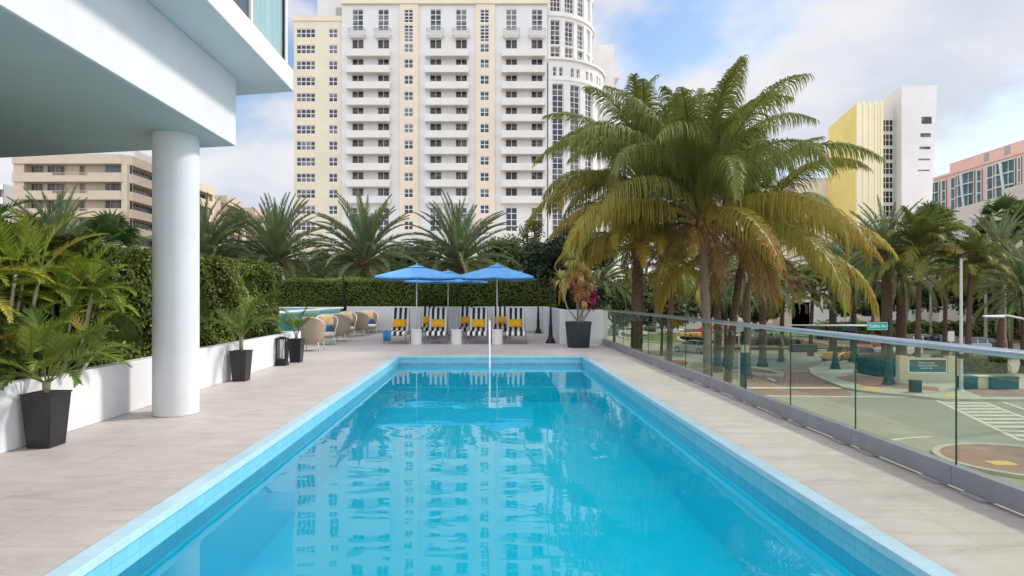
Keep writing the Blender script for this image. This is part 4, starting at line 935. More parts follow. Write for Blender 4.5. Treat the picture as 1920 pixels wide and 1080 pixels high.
for i in range(7):
    z0 = az_(bandy[i+1][0]); zf = az_(bandy[i+1][1])+.31
    for (p0, p1, nx, gl) in ((46, 69, 3, 'dark_glass'), (77, 110, 4, 'dark_glass'), (138, 148, 1, 'dark_glass'), (187, 219, 3, 'teal_glass' if i == 0 else 'dark_glass'), (228, 239, 2, 'teal_glass' if i == 0 else 'dark_glass')):
        window(apt, ax(p0), 1.38, zf, ax(p1)-ax(p0), 2.62, nx, 1, frame='roof_grey', glass=gl, t=.07)
    for k, (yy, wd) in enumerate(((3.2, 7.2), (12.5, 7.5), (22, 8.5))):
        window(apt, -1.48, yy, zf, wd, 2.62, 5, 1, frame='beige_recess', glass='teal_glass' if i == 0 else 'dark_glass', t=.09, rz=R(90))
for (x0, x1, y0, y1) in ((-1.3, -.35, .35, 1.2), (-.9, -.1, 11.2, 12), (-.9, -.1, 20.6, 21.4), (-.9, -.1, 31, 31.9)):
    b = MB(); b.box(x0, x1, y0, y1, 0, az_(306.6)-.01); b.build('pillar', 'beige_stucco', apt)
b = MB(); b.box(ax(22)+.05, ax(22)+1.8, .3, 1.4, 0, az_(306.8)); b.build('pillar', 'beige_stucco', apt)
for (y0, y1) in ((39.3, 47.8), (56.3, 71.5)):
    for i in range(7):
        z = az_(291)-2.6-3*i; o = MB(); o.box(-.5, .5, y0, y1, z-.3, z); o.box(.38, .5, y0, y1, z+.002, z+1.0) if i else None
        if not i: o.box(-.5, .6, y0-.2, y1+.2, z+.1, z+.4)
        o.build('balcony', 'beige_stucco', apt); window(apt, -.62+.25, y0+1, z-2.7, 3.2, 2.1, 3, 1, frame='beige_recess', glass='dark_glass', t=.09, rz=R(90))
b = MB(); b.box(ax(200), -2.4, 6, 20, az_(291)+.01, az_(291)+2.4); b.build('penthouse', 'tower_white', apt)
nb = thing('apartment_building', 'white apartment building with white balcony bands at the far left edge', 'building', (-106, 124, GZ)); 
b = MB(); b.box(-10, 4.6, 1.2, 20, 0, 30.2); b.build('wall', 'roof_grey', nb)
for k in range(9):
    z = 29.2-3*k; b = MB(); b.box(-10, 4.4, 0, 1.19, z-.2, z+1.15 if k else z+.9); b.build('balcony', 'tower_white', nb); window(nb, 1.2, 1.08, z-2.4, 3, 2.1, 3, 1, frame='roof_grey', glass='dark_glass', t=.08)

# ------------------------------------------------------------------ yellow and white block on the right
yb = thing('yellow_fin_building', 'white tower block with a yellow side wall, pale vertical fins and dark stair windows', 'building', (79.9, 130, GZ))
dvx, dvy = .244, 1.0
def TT(z): return z-GZ
b = MB(); b.prism([(0, 0), (6.0, 0), (6.0+20*dvx, 20), (18*dvx, 18)], 0, TT(43.4)); b.build('yellow_block', 'yellow_paint', yb)
for k in range(5):
    x = .15+k*1.28; o = MB(); o.box(x, x+.52, -.55, -.003, 8, TT(43.5)+.5); o.build('fin', 'pale_yellow', yb)
for k in range(4):
    o = MB(); o.prism([(x_, y_) for x_, y_ in ((k*1.33+.78, -.30), (k*1.33+1.46, -.30), (k*1.33+1.46, -.004), (k*1.33+.78, -.004))], 8, TT(43.3)); o.build('panel', 'pale_yellow', yb)
b = MB(); b.box(6.25, 9.0, .9, 16, 0, TT(43.0)); b.build('stair_strip', 'tower_white', yb)
for k in range(11):
    zt = 40.2-3.12*k; window(yb, 6.28, .75, TT(zt-2.5), 2.5, 2.65, 3, 2, frame='white_trim', glass='dark_glass', t=.12)
b = MB(); x0, x1 = 8.05, 15.6; T_ = TT(46.5)
b._add([(x0, -3, 0), (x1-2.2, -3, 0), (x1+1.6, 16, 0), (x0+19*dvx, 16, 0), (x0, -3, T_), (x1, -3, T_), (x1+3.2, 16, T_), (x0+19*dvx, 16, T_)], [(0,3,2,1), (4,5,6,7), (0,1,5,4), (1,2,6,5), (2,3,7,6), (3,0,4,7)])
b.build('white_block', 'tower_grey', yb)
s0 = 127/FL
for k, (p0, p1, y0, y1) in enumerate(((1728, 1746.5, 219, 232), (1726, 1745, 250, 257), (1724, 1744, 275, 279.5), (1722, 1743.5, 297.5, 300.5), (1721, 1743, 318.5, 320.5))):
    o = MB(); o.box((p0-CX)*s0-79.9, (p1-CX)*s0-79.9, -3.06, -2.9, EYE+(CY-y1)*s0-GZ, EYE+(CY-y0)*s0-GZ); o.build('window', 'window_glass', yb)
wb = thing('white_block_building', 'white low block with small windows behind the coconut palm, left of the yellow wall', 'building', (76, 150, GZ))
b = MB(); b.box(-12, 10, 0, 14, 0, TT(31.5)); b.box(-24, -12.01, 2, 14, 0, TT(27)); b.build('wall', 'tower_white', wb)
for (x, z) in ((3.0, 26), (3.0, 22.6), (-3.5, 24), (-7.5, 24), (3.0, 18.5), (-3.5, 20)): window(wb, x, -.1, TT(z), 1.6, 2.0, 2, 2)
# beige podium with a side street face
pb = thing('beige_podium_building', 'plain beige podium building with few small windows, below the pink glass-fronted block', 'building', (87, 115, GZ))
b = MB(); b.prism([(-11, -46), (-6.25, -25.5), (3.6, 15.5), (-9.5, 15.5), (-9.5, 17), (45, 17), (45, -46)][0:1]+[(-11.2, -46), (3.78, 15.4), (-9, 15.4), (-9, 17), (45, 17), (45, -46)][0:] , 0, TT(17.7)); b.build('wall', 'podium_beige', pb)
b = MB(); b.prism([(-10.8, -44), (-4.72, -19.3), (30, -19.3), (30, -44)], TT(17.7)+.003, TT(18.7)); b.build('roof_block', 'podium_beige', pb)
an = math.atan2(1, dvx)
for (px, py, w, h) in ((1775, 426, 1.5, 1.5), (1784, 424, 1.5, 1.5), (1825, 421, 1.0, 1.5), (1807, 434, 1.3, 1.2), (1700, 437, 1.0, 1.0), (1890, 445, 1.4, 1.6)):
    r_ = (px-CX)/FL; s = (87-r_*115)/(r_-dvx); Y = 115+s; X = 87+dvx*s; z = EYE-(py-CY)/FL*Y
    u = Vector((dvx, 1, 0)).normalized(); o = window(pb, X-87-u.x*w/2-.09, Y-115-u.y*w/2+.02, z-GZ-h/2, w, h, 2, 2, rz=0); o.rotation_euler.z = an+math.pi; o.location = (X-87+u.x*w/2-.06, Y-115+u.y*w/2+.015, z-GZ-h/2)
# pink block with slanted white bars
pk = thing('pink_glass_building', 'pink apartment block with teal glazed bays and slanting white bars at the right edge', 'building', (128.2, 142.9, GZ), math.atan2(-27.1, -2.6)+0)
# local x runs away from the camera along the face (towards picture left); local -y... face looks to the left of the scene
pk.rotation_euler.z = math.atan2(27.1, 2.6)
def PKx(px):
    r_ = (px-CX)/FL; return (128.2-r_*142.9)/(r_-2.6/27.1)*math.hypot(27.1, 2.6)/27.1
def PKz(px, py): s = PKx(px)*27.1/math.hypot(27.1, 2.6); return EYE+(CY-py)/FL*(142.9+s)-GZ
xL, xR = PKx(1744), -34
b = MB(); b.box(xR, xL, -22, -.002, 0, TT(36.6)); b.box(xR, PKx(1777), -22, -.5, TT(36.61), TT(39.4)); b.box(xR, xL+.2, -.3+.301, .35, TT(36.0), TT(36.6)); b.build('wall', 'pink_paint', pk)
def glz(p0, p1, zt, floors, bar=None, nx=1, fh=3.05, nm='glazed_bay'):
    a, c = sorted((PKx(p0), PKx(p1))); o = MB(); o.box(a, c, -.002+.003, .25, TT(zt-fh*floors), TT(zt)); root = o.build(nm, 'teal_glass', pk)
    f = MB()
    for k in range(floors+1): z = TT(zt-fh*k); f.box(a-.1, c+.1, .251, .9 if bar else .33, z-.14, z+.14)
    for i in range(nx+1): x = a+(c-a)*i/nx; f.box(x-.1, x+.1, .252, .36, TT(zt-fh*floors), TT(zt))
    f.build('frame', 'pale_trim', root)
    if bar:
        z0, z1 = TT(zt-fh*floors), TT(zt); xa = c-(c-a)*bar; xb = xa-(c-a)*.22
        q = MB(); q._add([(xb-.3, .91, z0), (xb+.3, .91, z0), (xa+.3, 1.1, z1), (xa-.3, 1.1, z1), (xb-.3, 1.2, z0), (xb+.3, 1.2, z0), (xa+.3, 1.4, z1), (xa-.3, 1.4, z1)], [(0,3,2,1), (4,5,6,7), (0,1,5,4), (1,2,6,5), (2,3,7,6), (3,0,4,7)]); q.build('slanted_bar', 'pale_trim', root)
glz(1747, 1762, 35, 5, .15, 2); glz(1768, 1775, 35, 5); glz(1785, 1793, 35, 5); glz(1798, 1828, 35.2, 4, .4, 3); glz(1834, 1842, 35, 5); glz(1853, 1864, 35.2, 5, None); glz(1870, 1905, 35.2, 3, .42, 3); glz(1911, 1916, 35.2, 5, None, 1, 3.05, 'window_strip')
for px in (1846, 1885): x = PKx(px); b = MB(); b.box(x-.9, x+.9, -1.2, -.4, TT(37.0), TT(39.0)); b.build('vent_panel', 'roof_grey', pk)
# ------------------------------------------------------------------ street level
b = MB(); b.quad((-900, -60, GZ), (900, -60, GZ), (900, 1500, GZ), (-900, 1500, GZ)); struct(b.build('ground', 'asphalt'))
def gpoly(name, px, mat, z=.004, thick=None, n=1):
    poly = [gnd(*p) for p in px]; b = MB()
    if thick: b.prism(poly, GZ-.01, GZ+thick)
    else: b._add([(x, y, GZ+z) for x, y in poly], [tuple(range(len(poly)))])
    o = b.build(name, mat)
    if not thick and o.data.polygons[0].normal.z < 0: o.data.flip_normals()
    return struct(o)
corner = [(1521, 692), (1523, 702), (1540, 711), (1567, 722), (1592, 731), (1640, 738), (1705, 744), (1765, 750.5), (1925, 752), (2150, 752), (2150, 690), (1760, 668), (1640, 664), (1560, 676)]
gpoly('pavement', corner, 'concrete', thick=.13)
def ribbon(name, px, w, mat, z0, z1, closed=False):
    """kerb or painted line following ground points"""
    P = [Vector((*gnd(*p), 0)) for p in px] if not isinstance(px[0], Vector) else px; n = len(P); b = MB(); vs = []
    for i, p in enumerate(P):
        a = P[(i-1) % n] if closed or i else P[i]; c = P[(i+1) % n] if closed or i < n-1 else P[i]; t = (c-a).normalized(); s = Vector((-t.y, t.x, 0))*w/2
        vs += [(p.x-s.x, p.y-s.y, GZ+z0), (p.x+s.x, p.y+s.y, GZ+z0), (p.x+s.x, p.y+s.y, GZ+z1), (p.x-s.x, p.y-s.y, GZ+z1)]
    k = n if closed else n-1
    b._add(vs, [(i*4+j, i*4+(j+1) % 4, ((i+1) % n)*4+(j+1) % 4, ((i+1) % n)*4+j) for i in range(k) for j in range(4)]); return struct(b.build(name, mat))
ribbon('kerb', corner[:10], .35, 'kerb', -.01, .142)
def onpave(name, px, mat, z=.136): return gpoly(name, px, mat, z=z)
onpave('brick_paving', [(1566, 711), (1600, 706), (1655, 710), (1690, 722), (1760, 731), (1760, 737), (1690, 733), (1620, 727)], 'brick_paving')
onpave('brick_paving', [(1800, 731), (1925, 732), (2150, 736), (2150, 748), (1930, 748), (1840, 748)], 'brick_paving')
onpave('tactile_paving', [(1606, 727), (1632, 728), (1664, 737), (1640, 737)], 'tactile')
onpave('tactile_paving', [(1770, 742), (1797, 742), (1800, 747), (1774, 747)], 'tactile')
gpoly('brick_crossing', [(1399, 700), (1450, 693), (1519, 688), (1521, 703), (1588, 731), (1600, 743), (1480, 744), (1399, 741)], 'brick_paving')
gpoly('road_line', [(1399, 725.5), (1590, 726.5), (1594, 728.5), (1399, 728.5)], 'line_paint', .008)
gpoly('road_line', [(1437, 709), (1444, 708), (1456, 714), (1452, 716)], 'line_paint', .009)
gpoly('road_line', [(1399, 741), (1700, 744), (1700, 745.4), (1399, 742.8)], 'line_paint', .008)
# crosswalk ladder
A, B_, C_ = Vector((28.3, 37.7, 0)), Vector((24.1, 27.0, 0)), Vector((30.6, 36.8, 0)); D_ = Vector((26.8, 27.0, 0)); E_ = Vector((33.9, 36.8, 0)); F_ = Vector((30.1, 27.0, 0))
ribbon('road_line', [A, B_], .22, 'line_paint', .001, .009)
ribbon('road_line', [C_, Vector((28.9, 32.2, 0)), D_+Vector((.2, 0, 0))], .22, 'line_paint', .001, .009)
b = MB()
for k in range(11):
    y = 36.6-.95*k; t = (37.7-y)/10.7; xa = 28.3-4.2*t+.15; xc = 30.6-3.7*(36.8-y)/9.8-.12; b.quad((xa, y-.22, GZ+.006), (xc, y-.22, GZ+.006), (xc, y+.22, GZ+.006), (xa, y+.22, GZ+.006))
struct(b.build('crosswalk_stripes', 'line_paint'))
ribbon('road_line', [Vector((31.9, 37.0, 0)), Vector((28.6, 27.5, 0))], .22, 'line_paint', .001, .009)
cx_, cy_ = gnd(1925, 868); ring_ = [Vector((cx_+3.0*math.cos(a), cy_+2.6*math.sin(a), 0)) for a in np.linspace(0, 2*math.pi, 40, endpoint=False)]
b = MB(); b.prism([(p.x, p.y) for p in ring_], GZ-.01, GZ+.12); struct(b.build('corner_island', 'brick_paving')); ribbon('kerb', ring_, .25, 'kerb', -.01, .13, True)
x, y = gnd(1877, 868, GZ+.12); b = MB(); b.box(x-.45, x+.45, y-.3, y+.3, GZ+.121, GZ+.128); struct(b.build('tactile_paving', 'tactile'))
ribbon('road_line', [Vector((cx_+5.2*math.cos(a), cy_+4.4*math.sin(a), 0)) for a in np.linspace(R(95), R(185), 16)], .18, 'line_paint', .001, .009)
def island(name, cx, cy, rx, ry, rot, mat, top=.16):
    ring = [Vector((cx+rx*math.cos(a)*math.cos(rot)-ry*math.sin(a)*math.sin(rot), cy+rx*math.cos(a)*math.sin(rot)+ry*math.sin(a)*math.cos(rot), 0)) for a in np.linspace(0, 2*math.pi, 48, endpoint=False)]
    b = MB(); b.prism([(p.x, p.y) for p in ring], GZ-.01, GZ+top); struct(b.build(name, mat)); ribbon('kerb', ring, .5, 'kerb', -.01, top+.03, True)
island('planted_island', 37.5, 86, 9, 15, 0, 'mulch'); island('planted_island', 27.5, 92, 6, 12, R(8), 'lawn'); island('planted_island', 17.0, 56, 1.7, 5.2, R(-28), 'mulch')
island('planted_island', 22.6, 52.5, 1.6, 3.6, R(20), 'mulch')
b = MB(); b.prism([(62, 88), (100, 74), (140, 74), (140, 112), (40, 118), (30, 112)], GZ-.01, GZ+.10); struct(b.build('lawn', 'lawn'))

# ------------------------------------------------------------------ palms and trees
MC = [coconut_crown(107, n=46, length=6.2, nl=115, ll=1.35, lw=.034, seg=4, yellow=.45).mesh('crown'), coconut_crown(102, n=36, length=5.4, nl=95, ll=1.25, lw=.036, seg=3, yellow=.4).mesh('crown'), coconut_crown(103, n=26, length=5.6, nl=95, ll=1.15, lw=.038, seg=3, yellow=1.4).mesh('crown')]
def coco_extra(root, c):
    global rng; rng = np.random.default_rng(5)
    for i in range(7):
        a = i*.9; b = MB(); b.lathe([(0, -.13), (.07, -.11), (.11, 0), (.08, .10), (0, .14)], 10); b.build('coconut', 'husk', root, smooth=True, loc=(c[0]+.3*math.cos(a), c[1]+.3*math.sin(a), c[2]-.55-.1*(i % 2)))
    L = Leaves()
    for i in range(6): frond(L, (0, 0, -.4), i*2.4, -8-rng.uniform(0, 25), 3.2, 62, 40, .8, .04, hang=1.2, col=(.20,.115,.05), tip=(.27,.17,.07), seg=2, rach=.09, rcol=(.24,.12,.06))
    link('dead_fronds', L.mesh('dead_fronds', 'leaf_matt'), root, c)
g = 'coconut palms beyond the glass balustrade'
palm('coconut_palm', 'biggest coconut palm with arching green and yellowing fronds over the balustrade', 'palm tree', tuple(at(1312, 388, 21)), MC[0], tuple(at(1312, 388, 21))[2]-GZ, .17, .13, (-.35, 0), R(20), 1.0, 'trunk_grey', g, coco_extra)
palm('coconut_palm', 'smaller coconut palm showing left behind the biggest one, with feathery green fronds', 'palm tree', tuple(at(1205, 330, 25)), MC[1], tuple(at(1205, 330, 25))[2]-GZ, .18, .14, (.2, 0), R(100), 1.0, 'trunk_brown', g)
palm('coconut_palm', 'coconut palm with orange and brown hanging fronds, right behind the biggest one', 'palm tree', tuple(at(1402, 432, 23.5)), MC[2], tuple(at(1402, 432, 23.5))[2]-GZ, .17, .13, (.9, 0), R(215), 1.0, 'trunk_brown', g, coco_extra)
palm('coconut_palm', 'low coconut palm whose yellow fronds hang left of the biggest palm, above the round planter', 'palm tree', tuple(at(1195, 452, 23)), MC[2], tuple(at(1195, 452, 23))[2]-GZ, .2, .16, (.1, 0), R(60), .66, 'trunk_brown', g)
DC = [date_crown(201).mesh('crown'), date_crown(202, n=92).mesh('crown'), date_crown(203, n=62, nl=44, ll=.5, lw=.05, dead=False).mesh('crown')]
FC = [fan_crown(301).mesh('crown'), fan_crown(302, n=28).mesh('crown')]
C2 = [coconut_crown(104, n=28, length=3.4, nl=56, ll=.9, lw=.07, seg=2, yellow=.2).mesh('crown')]
g = 'date palms behind the back hedge'
for i, (px, py, Y, sc, v, lab) in enumerate(((518, 478, 35, 1.0, 0, 'date palm directly right of the column, behind the back hedge'), (684, 480, 35, 1.02, 1, 'date palm in front of the hotel, between the column and the umbrellas'), (860, 482, 35.5, 1.0, 0, 'date palm in front of the hotel, right above the blue umbrellas'),
        (385, 470, 34, .9, 1, 'date palm half hidden behind the round column'), (108, 470, 33, .95, 1, 'grey-green date palm in front of the beige apartment building'))):
    c = at(px, py+11, Y); palm('date_palm', lab, 'palm tree', tuple(c), DC[v], c.z-GZ, .27, .24, (0, 0), i*1.3, sc, 'trunk_brown', g, boot=(.9, .40, 'trunk_brown'), seed=i)
c = at(205, 468, 19); palm('fan_palm', 'small bright green fan palm left of the column, above the tall hedge', 'palm tree', tuple(c), FC[0], c.z-GZ, .12, .1, sc=.62)
g = 'palms across the street'
lst = [('date', 1430, 528, 56, 1.15, 'date palm with pale curved fronds right behind the orange fronds of the coconut palm'), ('date', 1400, 515, 48, .9, 'date palm trunked close to the white parking sign post'),
 ('date', 1663, 488, 55, 1.45, 'broad date palm directly below the row of yellow fins'), ('date', 1600, 500, 62, 1.3, 'date palm half covered by the right-hand coconut fronds'), ('date', 1560, 508, 70, 1.2, 'date palm standing on the hedge line left of the street name sign'),
 ('coco', 1727, 462, 52, 1.35, 'feathery palm with drooping dark green fronds left of the grey lamp pole'), ('fan', 1745, 432, 90, 2.2, 'fan palm rising above the feathery palm, against the beige podium'), ('fan', 1884, 410, 78, 1.7, 'tall fan palm at the right, highest against the beige podium'),
 ('fan', 1921, 428, 74, 1.7, 'fan palm cut by the right picture edge'), ('fan', 1848, 452, 82, 1.6, 'lower fan palm just right of the grey lamp pole top'), ('date', 1876, 488, 58, 1.3, 'large grey-green date palm right of the lamp pole'), ('coco', 1822, 500, 50, 1.1, 'dark drooping palm right behind the grey lamp pole'),
 ('date', 1922, 545, 50, 1.2, 'date palm at the right picture edge above the curved street lamp'), ('coco', 1776, 510, 68, 1.3, 'palm between the feathery palm and the lamp pole, in front of the white house windows'), ('date', 1690, 515, 60, 1.2, 'second date palm of the thick trunk group above the street name sign'),
 ('fan', 1700, 462, 92, 1.7, 'fan palm left of the feathery palm, half behind it'), ('coco', 1470, 545, 60, 1.2, 'slim palm on the planted island left of the pink kiosk'), ('coco', 1525, 540, 66, 1.2, 'slim palm in front of the pink kiosk door'), ('coco', 1262, 500, 46, 1.3, 'dark palm behind the trunk of the biggest coconut palm'), ('date', 1345, 520, 52, 1.1, 'date palm between the biggest coconut trunk and the parking sign'),
 ('coco', 1900, 520, 66, 1.2, 'palm with thick dark trunk behind the curved street lamp'), ('date', 1130, 520, 50, 1.1, 'date palm seen low behind the round planter'), ('coco', 1640, 520, 82, 1.3, 'distant slim palm over the back of the street name sign')]
for i, (k, px, py, Y, sc, lab) in enumerate(lst):
    c = at(px, py, Y)
    if k == 'date': palm('date_palm', lab, 'palm tree', tuple(c), DC[2], c.z-GZ, .50 if px in (1663, 1690) else .33, .42 if px in (1663, 1690) else .28, (0, 0), i*1.7, sc, 'trunk_brown', g, boot=(.9, .46, 'trunk_brown'), seed=i)
    elif k == 'fan': palm('fan_palm', lab, 'palm tree', tuple(c), FC[i % 2], c.z-GZ, .2, .16, (0, 0), i*1.7, sc, 'trunk_pale', g, seed=i)
    else: palm('coconut_palm', lab, 'palm tree', tuple(c), C2[0], c.z-GZ, .24, .18, (.3, 0), i*1.7, sc, 'trunk_brown', g, seed=i)
def tree(label, px, py, Y, rx, rz, seed, leaf=.16, clumps=40, per=80, cols=((.02,.045,.014), (.07,.11,.03)), group=None, name='leafy_tree', tr=.14):
    c = at(px, py, Y); root = thing(name, label, 'tree', (c.x, c.y, GZ), group=group); L = broad_crown(seed, rx, rx, rz, clumps, per, leaf, cols)
    h = c.z-GZ; B = MB(); B.tube([(0, 0, 0), (.1, 0, h*.4), (0, .1, h*.75)], [tr*1.4, tr, tr*.8], 8)
    for k in range(6): a = k*1.05; B.tube([(0, .05, h*(.55+.03*k)), (rx*.35*math.cos(a), rx*.35*math.sin(a), h*.85), (rx*.6*math.cos(a), rx*.6*math.sin(a), h+rz*.2)], [tr*.6, tr*.4, tr*.15], 6)
    B.build('trunk', 'trunk_brown', root, smooth=True); link('crown', L.mesh('crown', 'leaf_glossy'), root, (0, 0, h)); return root
tree('dark glossy broadleaf tree right of the umbrellas, above the black posts', 1030, 500, 27, 1.5, 1.5, 401, .26, 60, 120, ((.012,.032,.014), (.06,.10,.05)))
tree('dark leafy tree between the broadleaf tree and the coconut palms', 1085, 470, 29, 1.5, 1.5, 402, .22, 60, 120, ((.012,.028,.012), (.05,.085,.03)))
tree('upright yellow-green tree in front of the right end of the hotel', 996, 440, 31, .75, 1.4, 403, .14, 40, 60, ((.06,.09,.015), (.20,.21,.04)))
tree('dark shrub tree low behind the black posts', 1075, 560, 27.5, 1.9, 1.1, 404, .2, 60, 120, ((.012,.028,.01), (.04,.07,.02)), tr=.08)
g = 'trees behind the date palms'
for i, (px, py, rx, rz, lab) in enumerate(((450, 500, 4.2, 2.2, 'dark tree mass under the fronds right of the column'), (600, 505, 4.0, 2.0, 'dark tree between the two left date palms'), (772, 482, 3.8, 2.0, 'dark tree between the two date palms over the umbrellas'), (942, 482, 3.2, 2.2, 'dark tree with a street light in front, right of the last date palm'), (330, 500, 4, 2.2, 'dark tree hidden mostly by the column'), (690, 520, 4, 1.8, 'low dark tree behind the second date palm trunk'), (860, 520, 4, 1.8, 'low dark tree behind the umbrellas'), (150, 495, 5, 2.4, 'dark tree below the beige balconies at the left'))):
    tree(lab, px, py, 52+i, rx, rz, 410+i, .36, 60, 110, ((.045,.075,.025), (.14,.18,.055)), g)
tree('young bright green tree beside the beige stepped building', 436, 415, 48, 1.3, 1.3, 430, .24, 30, 60, ((.06,.10,.02), (.16,.22,.04)))
g = 'trees along the far side of the street'
for i, (px, py, Y, rx, rz, lab) in enumerate(((1150, 560, 60, 5, 3.2, 'dark tree low behind the round planter plant'), (1240, 565, 66, 5, 3.2, 'dark tree behind the left coconut trunks'), (1350, 568, 72, 4.5, 2.6, 'green shrub tree behind the red canopy'), (1425, 572, 74, 2.8, 2.2, 'green shrub tree left of the pink kiosk'),
        (1600, 562, 96, 3.6, 3.2, 'leafy tree right of the pink kiosk'), (1650, 560, 100, 4.5, 3, 'leafy tree over the street name sign'), (1725, 555, 100, 4.5, 3.2, 'leafy tree in front of the white house'), (1830, 545, 96, 6, 5, 'dark tree right of the lamp pole'), (1895, 545, 92, 7, 5.5, 'dark tree behind the curved street lamp'))):
    tree(lab, px, py, Y, rx, rz, 440+i, .6, 60, 110, ((.035,.06,.018), (.13,.16,.035)), g)
hedge('long_hedge', 'long clipped hedge across the street behind the parked cars', 51, 90, 90, 93, GZ, GZ+2.5, 12000, .34, cols=((.08,.11,.02), (.22,.24,.04)), seed=12, wob=.4)
hedge('street_hedge', 'clipped green hedge above the dark benches, right of the cream sign wall', 38.5, 43.3, 49.5, 52.2, GZ, GZ+1.5, 5000, .14, cols=((.06,.10,.02), (.16,.24,.04)), seed=13, wob=.15)
hedge('street_hedge', 'rounded dark hedge directly left of the cream sign wall', 31.0, 33.6, 47.6, 50.5, GZ, GZ+1.7, 4000, .14, cols=((.03,.06,.02), (.10,.16,.03)), seed=14, wob=.25)
hedge('street_hedge', 'low shrubs on the planted island below the slim palms', 34, 41, 78, 84, GZ+.1, GZ+1.0, 4000, .22, cols=((.03,.06,.02), (.10,.13,.03)), seed=15, wob=.4)

# ------------------------------------------------------------------ far buildings at street level
k_ = thing('kiosk', 'small pink and beige kiosk with a white roof band across the street', 'building', (63.5, 118, GZ))
b = MB(); b.box(-4.3, 0, 0, 6, 0, 5.5); b.build('wall', 'beige_stucco', k_); b = MB(); b.box(-4.6, .4, -.4, 6.2, 5.501, 7.8); b.build('roof_band', 'tower_white', k_); b = MB(); b.box(-3.8, 0, .3, 5, 7.801, 9.6); b.build('roof_box', 'pink_paint', k_); b = MB(); b.box(-.95, -.3, -.05, .0-.002, 3.2, 5.2); b.build('door', 'dark_glass', k_)
h_ = thing('white_house', 'white house with small windows behind the palms, right of the pink kiosk', 'building', (92, 117, GZ))
b = MB(); b.box(-11, 3, 0, 9, 0, 13.5); b.box(-32, -11.01, 1, 9, 0, 8.5); b.build('wall', 'tower_white', h_)
for (x, z) in ((-9.2, 7.2), (-3.2, 7.2), (.2, 7.2), (-9.2, 3.0), (-3.2, 3.0), (.2, 3), (-6, 10.4), (-1, 10.4), (-15, 4), (-20, 4), (-26, 4)): window(h_, x, -.1 if x > -11 else .9, z, 1.5, 1.8, 2, 2)
w_ = thing('white_house', 'grey-white clapboard building cut by the right picture edge', 'building', (87, 100, GZ)); b = MB()
b.box(-5.5, 8, 0, 8, 0, 13.2); b.build('wall', 'tower_grey', w_)
for (x, z) in ((-3.4, 8.7), (-1.6, 8.7), (-3.4, 4.5)): window(w_, x, -.1, z, 1.3, 1.5, 2, 2)
l_ = thing('street_building', 'low pale building hidden behind the palm trunks left of the pink kiosk', 'building', (40, 122, GZ)); b = MB(); b.box(-6, 16, 0, 8, 0, 7.2); b.build('wall', 'tower_white', l_)
for x in (-4, 0, 4, 8, 12): window(l_, x, -.1, 2.2, 2.2, 2.4, 3, 2)
b = MB(); b.box(-6, 16, -1.2, -.01, 5.0, 5.4); b.build('awning', 'pink_paint', l_)

# ------------------------------------------------------------------ street furniture
def cyl(b, x, y, z0, z1, r, n=12): b.lathe([(r, z0), (r, z1)], n, (x, y))
def mast(label, px, base, h, r=.13, name='traffic_pole', flare=True, mat='dark_green_metal'):
    x, y = gnd(px, base); ro = thing(name, label, 'pole', (x, y, GZ)); b = MB()
    b.lathe([(r*3.4, 0), (r*3.4, .12), (r*2.6, .25), (r*1.7, .8), (r*1.35, 1.1), (r*1.3, 1.5)] if flare else [(r*1.6, 0), (r*1.6, .1), (r*1.1, .15)], 14); b.build('base', mat, ro); b = MB(); b.lathe([(r, 1.5 if flare else .15), (r*.75, h)], 14); b.build('shaft', mat, ro); return ro
m1 = mast('dark green traffic signal pole carrying the green street name sign on its long arm', 1667, 725, 5.0, .16)
zarm = 4.42
b = MB(); b.tube([(0, 0, zarm), (-7.4, 0, zarm+.05)], [.07, .045], 10); b.build('arm', 'galvanised', m1, smooth=True)
sg = MB(); sg.box(-1.62, -.16, -.09, -.06, zarm-.30, zarm+.26); s_ = sg.build('street_name_sign', 'sign_green', m1)
tb = MB()
for (x0, x1, z0, z1) in ((-1.60, -.18, -.285, -.27), (-1.60, -.18, .23, .245), (-1.60, -1.585, -.27, .23), (-.195, -.18, -.27, .23)): tb.box(x0, x1, -.094, -.0901, zarm+z0, zarm+z1)
tb.build('border', 'sign_white', s_)
def text(name, body, size, loc, rz, mat, parent, ext=.004, sx=1):
    cu = bpy.data.curves.new(name, 'FONT'); cu.body = body; cu.size = size; cu.extrude = ext; cu.align_x = 'CENTER'; cu.align_y = 'CENTER'
    to = bpy.data.objects.new(name+'_tmp', cu); COL.objects.link(to); dg = bpy.context.evaluated_depsgraph_get(); me = bpy.data.meshes.new_from_object(to.evaluated_get(dg)); bpy.data.objects.remove(to)
    me.materials.clear(); me.materials.append(M[mat]); o = link(name, me, parent, loc); o.rotation_euler = (R(90), 0, rz); o.scale.x = sx; return o
text('lettering', 'Collins Av', .33, (-.89, -.094, zarm-.02), 0, 'sign_white', s_, sx=.86)
def signal(parent, x, z):
    b = MB(); b.box(x-.55, x+.55, -.16, .12, z-.17, z+.17); o = b.build('signal_head', 'dark_green_metal', parent, bevel=.03)
    for k in (-1, 0, 1): q = MB(); q.tube([(x+k*.34, .121, z), (x+k*.34, .20, z)], .12, 12); q.build('signal_lens', 'black_iron', o)
signal(m1, -5.6, zarm-.22); signal(m1, -3.0, zarm-.22)
m2 = mast('nearer dark traffic signal pole with a horizontal signal, seen through the glass', 1394, 837, 5.0, .15)
b = MB(); b.tube([(-1.2, 0, 4.25), (3.7, 0, 4.28)], [.07, .05], 10); b.build('arm', 'dark_green_metal', m2, smooth=True); signal(m2, 2.6, 4.27)
b = MB(); b.box(-.17, .17, -.2, .2, 4.10, 4.42); b.build('clamp', 'galvanised', m2)
